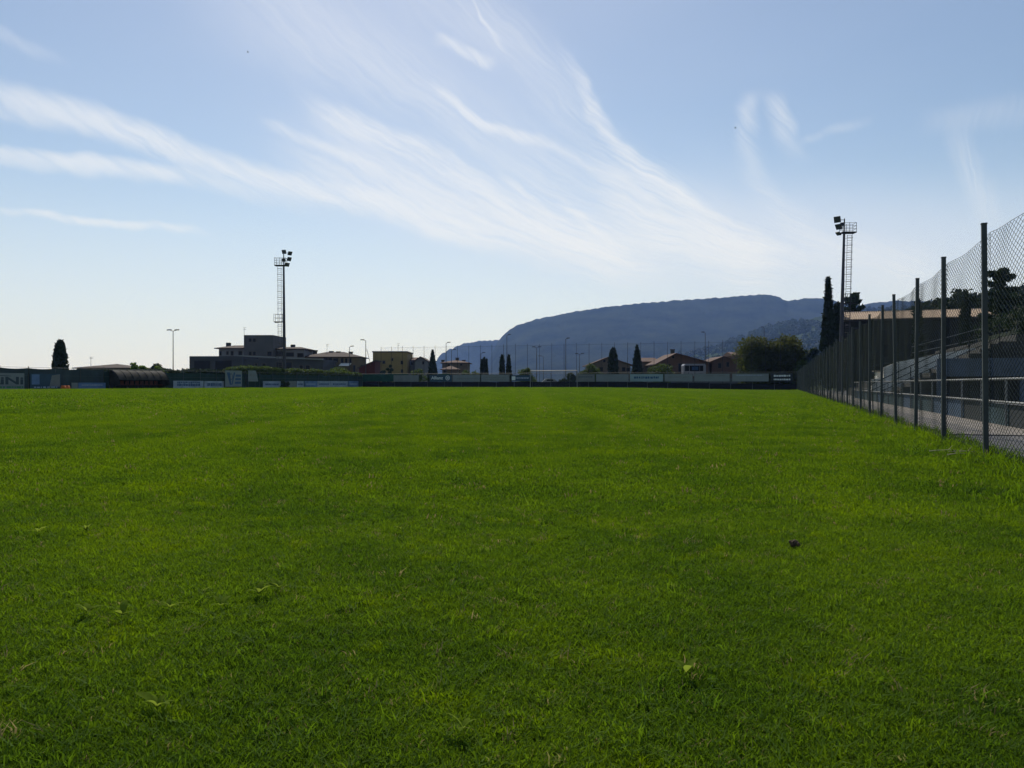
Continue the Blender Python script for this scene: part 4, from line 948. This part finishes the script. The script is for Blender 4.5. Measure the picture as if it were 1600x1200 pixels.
for x0, x1, y0, y1 in ((303.5,328,563.5,578),(336.5,362,563.5,578)): p, q = at(x0,y1,Zb), at(x1,y0,Zb); MB().box(p.x,q.x,Zb-.03,Zb-.003,p.z,q.z).build('garage_opening', M_pane, cb)
for x0, x1, y0, y1 in ((432,441,566,576),(447,456,566,576),(468,473,571,579),(478,484,571,579),(398,402,568,573),(410,415,568,573)): p, q = at(x0,y1,Zb+.5), at(x1,y0,Zb+.5); win(cb, p.x, q.x, p.z, q.z, Zb+.5)
blk(381,427,523.5,Zb+9,9,W_grey,'tower',540); blk(381.2,426.8,540,Zb+9.02,9,W_grey,'tower_base')
for x0, x1, y0, y1 in ((389,393,529,534),(395.5,399.5,529,534),(389,393,549.5,555),(395.5,399.5,549.5,555),(418,424.5,549.5,556)): p, q = at(x0,y1,Zb+9), at(x1,y0,Zb+9); win(cb, p.x, q.x, p.z, q.z, Zb+9)
blk(342,381,545,Zb+11,9,W_lgrey,'upper_floor'); blk(427,475,545,Zb+11,9,W_lgrey,'upper_floor')
for x0, x1, y0, y1 in ((343,346,549,555),(354,357,549,554),(361,364.5,549,555),(373,378,549,555),(428,432,549,556),(433,443,549,556),(447,459,551,557),(465,474,552,558)): p, q = at(x0,y1,Zb+11), at(x1,y0,Zb+11); win(cb, p.x, q.x, p.z, q.z, Zb+11)
def hiproof(x0, x1, ye, yr, Zf, depth, parent, m, insl, insr, name='tiled_roof'):
    a, b_ = at(x0, ye, Zf), at(x1, ye, Zf); r = at(0, yr, Zf).z; y0, y1 = Zf-.6, Zf+depth+.6; ym = (y0+y1)/2; zb = a.z+.004
    L_, R_ = insl*Zf/F, insr*Zf/F; rf = MB(); rf.add([(a.x,y0,zb),(b_.x,y0,zb),(b_.x,y1,zb),(a.x,y1,zb),(a.x,y0,zb+.15),(b_.x,y0,zb+.15),(b_.x,y1,zb+.15),(a.x,y1,zb+.15),(a.x+L_,ym,r),(b_.x-R_,ym,r)],
        [(0,3,2,1),(0,1,5,4),(1,2,6,5),(2,3,7,6),(3,0,4,7),(4,5,9,8),(6,7,8,9),(5,6,9),(7,4,8)]); return rf.build(name, m, parent)
hiproof(336,381,545,538,Zb+11,9,cb,M_tile_dark,18,1); rr_ = hiproof(427,479,546,540.5,Zb+11,9,cb,M_tile_dark,1,18)
for x, y in ((356,538),(457,541)): c = at(x,y,Zb+15); MB().box(c.x-.4,c.x+.4,Zb+15,Zb+15.8,c.z-1.2,c.z+.35).build('chimney', M_cdark, cb)
antenna(381.5, 512, 523, Zb+9.5, 'antenna on the left corner of the grey tower')
oh = house('ochre_house', 'long ochre house with balcony right of the grey building', 162, 474, 561, 558.5, 548.5, 'hip', W_ochre, M_tile_dark,
      [(506,512,559,564),(513,519,559,566),(521,528,560,566),(533,536.5,560,567),(539.5,542.5,560,567),(546,549,560,567),(552,555,571,583)], depth=8, chim=((485,547),(511,548.5),(522.5,549),(542,549.5)))
Zo = 162
a, b_ = at(505,570,Zo), at(529,564.5,Zo); MB().box(a.x,b_.x,Zo-1.3,Zo-.004,a.z-.25,a.z).build('balcony_floor', M_conc, oh)
mb = MB()
for k in range(25): xx = a.x+(b_.x-a.x)*k/24; mb.tube((xx,Zo-1.27,a.z),(xx,Zo-1.27,b_.z),.02,n=4)
mb.tube((a.x,Zo-1.27,b_.z),(b_.x,Zo-1.27,b_.z),.03,n=5); mb.build('balcony_rail', M_galv, oh)
a, b_ = at(533,571.5,Zo), at(549,570,Zo); mb = MB(); mb.add([(a.x,Zo-2.2,a.z-.1),(b_.x,Zo-2.2,a.z-.1),(b_.x,Zo-.01,b_.z+.25),(a.x,Zo-.01,b_.z+.25),(a.x,Zo-2.2,a.z),(b_.x,Zo-2.2,a.z),(b_.x,Zo-.01,b_.z+.35),(a.x,Zo-.01,b_.z+.35)], [(0,3,2,1),(4,5,6,7),(0,1,5,4),(1,2,6,5),(2,3,7,6),(3,0,4,7)]); mb.build('awning', M_white, oh)
antenna(511, 538, 548, 166, 'antenna on the ochre house roof, left one'); 
rs = thing('red_shed', 'dark red shed with sloping roof left of the yellow house', 'shed', tuple(at(575,600,150)-Vector((0,0,CH))))
a, b_, c = at(561,575,150), at(586,564,150), at(561,600,150)
mb = MB(); mb.poly([(a.x,150,-.08),(b_.x,150,-.08),(b_.x,150,b_.z),(a.x,150,a.z)], (0,6,0)); mb.build('wall', W_red, rs)
mb = MB(); mb.poly([(a.x-.3,149.6,a.z-.1),(b_.x+.2,149.6,b_.z+.03),(b_.x+.2,149.6,b_.z+.2),(a.x-.3,149.6,a.z+.06)], (0,6.8,0)); mb.build('roof', M_tile_dark, rs)
c = at(566,570,152); MB().box(c.x-.3,c.x+.3,152,152.6,a.z,c.z).build('chimney', M_cdark, rs)
yh = house('yellow_house', 'plain dull yellow flat roofed house left of the lone cypress', 170, 582.5, 635.5, 550.5, 549, 'flat', W_yel, W_grey, [(598,601.5,564,568),(612,614,560,563.5),(626.5,629.5,564,569),(627,629.5,577.5,582)], depth=10)
a, b_ = at(583.5,568,170), at(589,564,170); MB().box(a.x,b_.x,169.9,169.997,a.z,b_.z).build('white_panel', M_white, yh)
antenna(622, 537, 550, 172, 'tall antenna on the flat roof of the yellow house')
house('gabled_house', 'grey house with front gable right of the yellow house', 172, 648, 668, 564.5, 557.5, 'gable', W_lgrey, M_tile_dark, [(660,662.5,565,569)], depth=9, ridge=657, over=.7)
house('annex_house', 'low wing with brown tiled roof joining the grey gabled house', 175, 636.5, 647.5, 563.5, 557.5, 'side', W_lgrey, M_tile, [(642,644.5,565,570)], depth=8, over=.25)
rh = house('villa', 'villa with red tiled hipped roof and chimneys below the distant ridge', 180, 691, 731, 567.5, 561.5, 'hip', W_beige, M_tile, [(700,703,569.5,572),(719,722,569,571)], depth=9, chim=((689.5,562.5),(712.5,559),(723,562.5)))
house('villa_porch', 'low tiled porch roof in front of the red roofed villa', 168, 692, 714, 578, 571, 'hip', W_beige, M_tile, [(693,697,578.5,582)], depth=6)
house('gabled_house', 'house with wide front gable behind the round topped cypress', 155, 922, 984, 570, 558, 'gable', W_beige, M_tile, [(942.5,946,562.5,566),(936,942,574,580),(972,977,574,580),(979,984,575,580)], depth=10, ridge=950, over=.6)
house('side_house', 'tiled house showing its long side between the two gables', 162, 1003, 1026, 566, 558, 'side', W_beige, M_tile, [(1008,1016,570,572)], depth=8, over=.4)
gh = house('gabled_house', 'large terracotta house with wide front gable behind the bus', 150, 1028, 1108, 567.5, 552, 'gable', W_pink, M_tile, [(1050,1053.5,556.5,559.5),(1043,1048,569,573),(1060,1067,568,581)], depth=11, ridge=1056, over=.7, chim=((1059.5,545),))
house('gabled_house', 'terracotta house with front gable left of the big bush', 152, 1112, 1152, 565, 557, 'gable', W_pink, M_tile, [(1122,1127,567.5,575),(1135,1139,566,573)], depth=9, ridge=1130, over=.5)
house('narrow_house', 'narrow dark red house end half hidden by the big bush', 158, 1147, 1170, 556, 549, 'side', W_pink, M_tile, [(1149,1152,562,568),(1149,1152,573,577)], depth=8, over=.3)
# long building behind the stand, facing the pitch
UT = 120.0; vl, vr = on_u(1321, UT), on_u(1561, UT); zE = at(0, 502, P(UT, vl).y).z
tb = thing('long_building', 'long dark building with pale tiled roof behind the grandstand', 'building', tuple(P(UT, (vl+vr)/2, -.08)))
MB(P).box(UT, UT+9, vr, vl, -.08, zE).build('wall', mat('wall_blackish', (.022,.023,.022), .95, .3, .4), tb)  # one very dark base colour over the whole wall
um = UT+4.5; rz = at(0, 489, P(um, vl).y).z; e0 = zE+.004; a0, a1 = UT-.7, UT+9.7; x0, x1 = vl+.3, vr-.9; hip = 1.6
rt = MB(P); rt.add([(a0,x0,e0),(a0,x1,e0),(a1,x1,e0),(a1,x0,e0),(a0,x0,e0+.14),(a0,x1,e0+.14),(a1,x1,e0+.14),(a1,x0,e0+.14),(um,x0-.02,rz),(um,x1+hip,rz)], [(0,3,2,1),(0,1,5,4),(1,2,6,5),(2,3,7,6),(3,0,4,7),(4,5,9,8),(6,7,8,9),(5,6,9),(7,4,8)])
ro = rt.build('roof', mat('tile_channels', (.16,.11,.08), .9, .3, 1.2), tb)  # coloured darker than the cover tiles, as shade between the ribs
mb = MB(P); nt_ = 62
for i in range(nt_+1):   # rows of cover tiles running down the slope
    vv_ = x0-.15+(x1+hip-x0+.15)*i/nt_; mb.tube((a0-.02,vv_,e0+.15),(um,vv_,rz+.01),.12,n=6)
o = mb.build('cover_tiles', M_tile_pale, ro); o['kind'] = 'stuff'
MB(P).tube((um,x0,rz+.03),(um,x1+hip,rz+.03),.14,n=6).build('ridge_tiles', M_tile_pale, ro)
MB(P).tube((a0-.06,x0,e0+.05),(a0-.06,x1,e0+.05),.07,n=6).build('gutter', M_darkmetal, tb)
for k in range(7):
    vv_ = vl-1.5-k*2.9; MB(P).box(UT-.03,UT-.004,vv_-1.0,vv_,4.6,6.3).build('window', M_pane, tb)

# ---------------------------------------------------------------- bus, car, birds
Zs = 140.0; bs = thing('parked_bus', 'small white bus with dark windows parked before the large gabled house', 'bus', tuple(at(1086,600,Zs)-Vector((0,0,CH))))
a, b_ = at(1068,600,Zs), at(1103,568.5,Zs); zb = b_.z-2.55; zt_ = b_.z
M_bw = mat('bus_white', (.22,.22,.24), .35, .08, 1, spec=.5)
mb = MB(); prof = [(a.x,zb+.4),(a.x,zt_-.35),(a.x+.3,zt_),(b_.x-.2,zt_),(b_.x,zt_-.3),(b_.x,zb+.4)]
mb.poly([(x,Zs,z) for x, z in prof], (0,2.2,0)); mb.build('body', M_bw, bs)
for x0, x1 in ((.25,1.0),(1.08,1.95),(2.0,2.85),(2.9,3.5)): MB().box(a.x+x0,a.x+x1,Zs-.02,Zs-.003,zt_-1.3,zt_-.3).build('window', M_pane, bs)
MB().box(a.x+1.5,a.x+2.6,Zs-.03,Zs-.021,zt_-1.1,zt_-.5).build('blue_sticker', BC['inkb'], bs)
for cx in (.8, 3.1): MB().tube((a.x+cx,Zs-.05,zb+.4),(a.x+cx,Zs+.25,zb+.4),.42,n=14).build('wheel', M_black, bs)
struct(MB().box(a.x-12, b_.x+12, Zs-2.5, Zs+6, -.08, zb-.02).build('raised_lane', M_asph))
Zk = 133.0; a, b_ = at(852,597,Zk), at(866,591.5,Zk); c = thing('parked_car', 'white car roof showing above the dark screen inside the goal', 'car', (a.x+.7, Zk, -.08), None)
zt_ = b_.z; L_ = b_.x-a.x; x0 = a.x-1.3
mb = MB(); pr = [(x0,.25),(x0,.75),(x0+.9,zt_-.45),(a.x+.05,zt_-.06),(a.x+.3,zt_),(b_.x-.3,zt_),(b_.x,zt_-.1),(b_.x+.65,zt_-.55),(b_.x+.7,.25)]
mb.poly([(x,Zk,z) for x, z in pr], (0,1.7,0)); mb.build('body', M_bw, c)
MB().poly([(a.x+.12,Zk-.01,zt_-.42),(b_.x-.05,Zk-.01,zt_-.42),(b_.x-.25,Zk-.01,zt_-.14),(a.x+.35,Zk-.01,zt_-.14)], (0,.006,0)).build('window', M_pane, c)
for cx in (x0+.65, b_.x+.05): MB().tube((cx,Zk-.06,.24),(cx,Zk+.2,.24),.32,n=14).build('wheel', M_black, c)
for x, y, lab in ((387.5,81.5,'tiny dark bird high in the sky above the left mast'),(1149,200,'tiny dark bird in the sky left of the two upright cloud wisps')):
    p = at(x, y, 120); mb = MB()
    for i in range(5): r0 = [.01,.045,.055,.03,.008]; 
    for i in range(4): mb.tube(p+Vector((-.16+.08*i,0,0)), p+Vector((-.08+.08*i,0,0)), r0[i], r0[i+1], n=6)
    for s in (-1,1): mb.add([p+Vector((-.05,0,.03)),p+Vector((.06,0,.03)),p+Vector((.02,s*.16,.12)),p+Vector((-.06,s*.32,.08)),p+Vector((-.05,s*.15,.11))], [(0,1,2,4),(4,2,3)])
    tag(mb.build('flying_bird', M_black, origin=p), lab, 'bird')

# ---------------------------------------------------------------- hills
def forest_mat(name, c1, c2, sc):
    m = mat(name, c1, .95, .3, sc, col2=c2, spec=.0, bump=.0); return m
def ridge(name, prof, Zr, Zfoot, m, nx=420, ny=46, amp=1.0, tree=6.0, back=.5, zf0=0.):
    xs = np.linspace(prof[0][0], prof[-1][0], nx); V = []
    yr = np.interp(xs, [a for a, b in prof], [b for a, b in prof])
    rows = list(np.linspace(0, 1, ny))+[1.08, 1.25]
    for i, x in enumerate(xs):
        for s in rows:
            if s <= 1:
                Z = Zfoot+(Zr-Zfoot)*s; h = (CH+(600-yr[i])/F*Zr)*(s**1.15*.75+.25*s*s); 
            else:
                Z = Zr*s; h = (CH+(600-yr[i])/F*Zr)*(1-(s-1)*3)
            X = (x-800)/F*Z
            q = (X*.0022, Z*.0022, 1.7); big = fbm(q, 5)*amp*18*(Zr/3000)*math.sin(math.pi*min(s,1)**.9)*1.6
            tr = fbm((X*.05*3000/Zr, Z*.05*3000/Zr, .3), 4)*tree
            edge = min(1, 12*min(i, nx-1-i)/nx) if s > .02 else 0
            V.append((X, Z, max(-.08 if s > 0 else -.3, (h+big+tr*(1 if s > .03 else 0))*1.0) if s > 0 else -.3))
    nr = len(rows); Fq = [(i*nr+j, (i+1)*nr+j, (i+1)*nr+j+1, i*nr+j+1) for i in range(nx-1) for j in range(nr-1)]
    return struct(npobj(name, V, Fq, m, smooth=True))
F1 = forest_mat('far_forest', (.008,.014,.011), (.034,.042,.026), .009)
F2 = forest_mat('near_forest', (.018,.032,.012), (.06,.08,.03), .012)
ridge('far_hills', [(640,602),(672,575),(690,553),(705,545),(725,537),(750,533),(778,531),(800,531),(900,540),(1000,570)], 3900, 3500, F1, 200, 24, .5, 8)
ridge('mountain', [(690,602),(735,585),(765,560),(779,532),(790,520),(805,510),(830,501),(860,494),(900,487),(950,479),(1000,474),(1050,470),(1100,467),(1150,463),(1190,460),(1213,462),(1230,470),(1262,466),(1292,467),(1320,474),(1345,478),(1362,473),(1400,470),(1450,470),(1520,465),(1650,455),(1800,450),(2100,455),(2500,480),(2800,520)], 3200, 1900, F1, 1100, 70, .6, 4)
ridge('wooded_slope', [(880,604),(960,585),(1040,563),(1100,550),(1150,533),(1200,514),(1250,502),(1300,492),(1360,486),(1420,484),(1500,480),(1600,474),(1750,470),(2100,480),(2500,520),(2700,560)], 1900, 900, F2, 600, 60, .9, 5)
# trees standing on the nearer slope, one wood too dense to count
n = 5200; px_ = 930+800*rng.random(n)**.9; s = .08+.93*rng.random(n); Zt_ = 900+(1900-900)*s
src = None
me = bpy.data.meshes.new('crown_unit')
q = rng.normal(size=(70,3)); q /= np.linalg.norm(q,axis=1)[:,None]; q *= (.7+.35*rng.random(70))[:,None]; q[:,2] = q[:,2]*1.15+1.0
Vq, Fq = leaf_quads(q, .75, up=.4, aspect=1.3); me.from_pydata([tuple(v) for v in Vq], [], [tuple(f) for f in Fq]); me.materials.append(mat('wood_leaves', (.03,.048,.018), .8, .5, .01, trans=.2)); src = bpy.data.objects.new('crown_unit', me)
dg = bpy.context.evaluated_depsgraph_get(); hill = bpy.data.objects['wooded_slope']
pts = []
bpy.context.view_layer.update(); dg = bpy.context.evaluated_depsgraph_get(); hev = hill.evaluated_get(dg)
for x, Z in zip(px_, Zt_):
    X = (x-800)/F*Z; ok, loc, nrm, idx = hev.ray_cast(Vector((X, Z, 900)), Vector((0,0,-1)))
    if ok and loc.z > .5 and fbm((X*.006, Z*.006, 4), 4) > -.18: pts.append((X, Z, loc.z-.6))
pts = np.array(pts); w = gn_scatter('hillside_wood', 'dense wood covering the nearer green slope', pts, np.column_stack([np.zeros(len(pts)), np.zeros(len(pts)), rng.random(len(pts))*6.28]), rng.uniform(2.6, 6.2, len(pts)), src); w['category'] = 'wood'

# nearer wooded hill rising on the right, behind the long building
nh = ridge('near_hill', [(1370,600),(1400,520),(1430,501),(1460,492),(1500,483),(1540,476),(1600,468),(1700,458),(1900,448),(2200,455),(2600,520)], 290, 175, forest_mat('hill_scrub', (.012,.02,.009), (.022,.034,.014), .1), 140, 24, 1.0, 1.0)
bpy.context.view_layer.update(); nev = nh.evaluated_get(bpy.context.evaluated_depsgraph_get()); pts = []
for _ in range(2200):
    x = 1400+950*random.random()**1.5; Z = 185+110*random.random(); X = (x-800)/F*Z; ok, loc, nrm, idx = nev.ray_cast(Vector((X, Z, 300)), Vector((0,0,-1)))
    if ok and loc.z > .3: pts.append((X, Z, loc.z-.5))
pts = np.array(pts); me2 = me.copy(); me2.materials.clear(); me2.materials.append(M_leafd); src2 = bpy.data.objects.new('crown_unit_dark', me2)
q2 = rng.normal(size=(420,3)); q2 /= np.linalg.norm(q2,axis=1)[:,None]; q2 *= (.62+.42*rng.random(420))[:,None]; q2[:,2] = q2[:,2]*1.1+.9
Vq, Fq = leaf_quads(q2, .24, up=.4, aspect=1.4); me2 = bpy.data.meshes.new('crown_unit_dark'); me2.from_pydata([tuple(v) for v in Vq], [], [tuple(f) for f in Fq]); me2.materials.append(M_leafd); src2.data = me2
w = gn_scatter('near_hill_wood', 'dark continuous wood on the hill at the right edge', pts, np.column_stack([np.zeros(len(pts)), np.zeros(len(pts)), rng.random(len(pts))*6.28]), rng.uniform(1.6, 3.6, len(pts)), src2); w['category'] = 'wood'

# ---------------------------------------------------------------- haze
hz = MB().box(-8000, 8000, -200, 8500, -1.2, 560).build('haze', None); hz['kind'] = 'stuff'; hz['label'] = 'thin blue summer haze lying over the whole valley'; hz['category'] = 'haze'
m = bpy.data.materials.new('haze_air'); m.use_nodes = True; nt = m.node_tree; nt.nodes.remove(nt.nodes['Principled BSDF'])
pv = nt.nodes.new('ShaderNodeVolumePrincipled'); pv.inputs['Color'].default_value = (.27,.45,1,1); pv.inputs['Density'].default_value = .0001; pv.inputs['Anisotropy'].default_value = .2; pv.inputs['Absorption Color'].default_value = (1,1,1,1)
nt.links.new(pv.outputs[0], nt.nodes['Material Output'].inputs['Volume']); hz.data.materials.append(m)

for o in list(scene.objects):
    if '_o' in o: del o['_o']
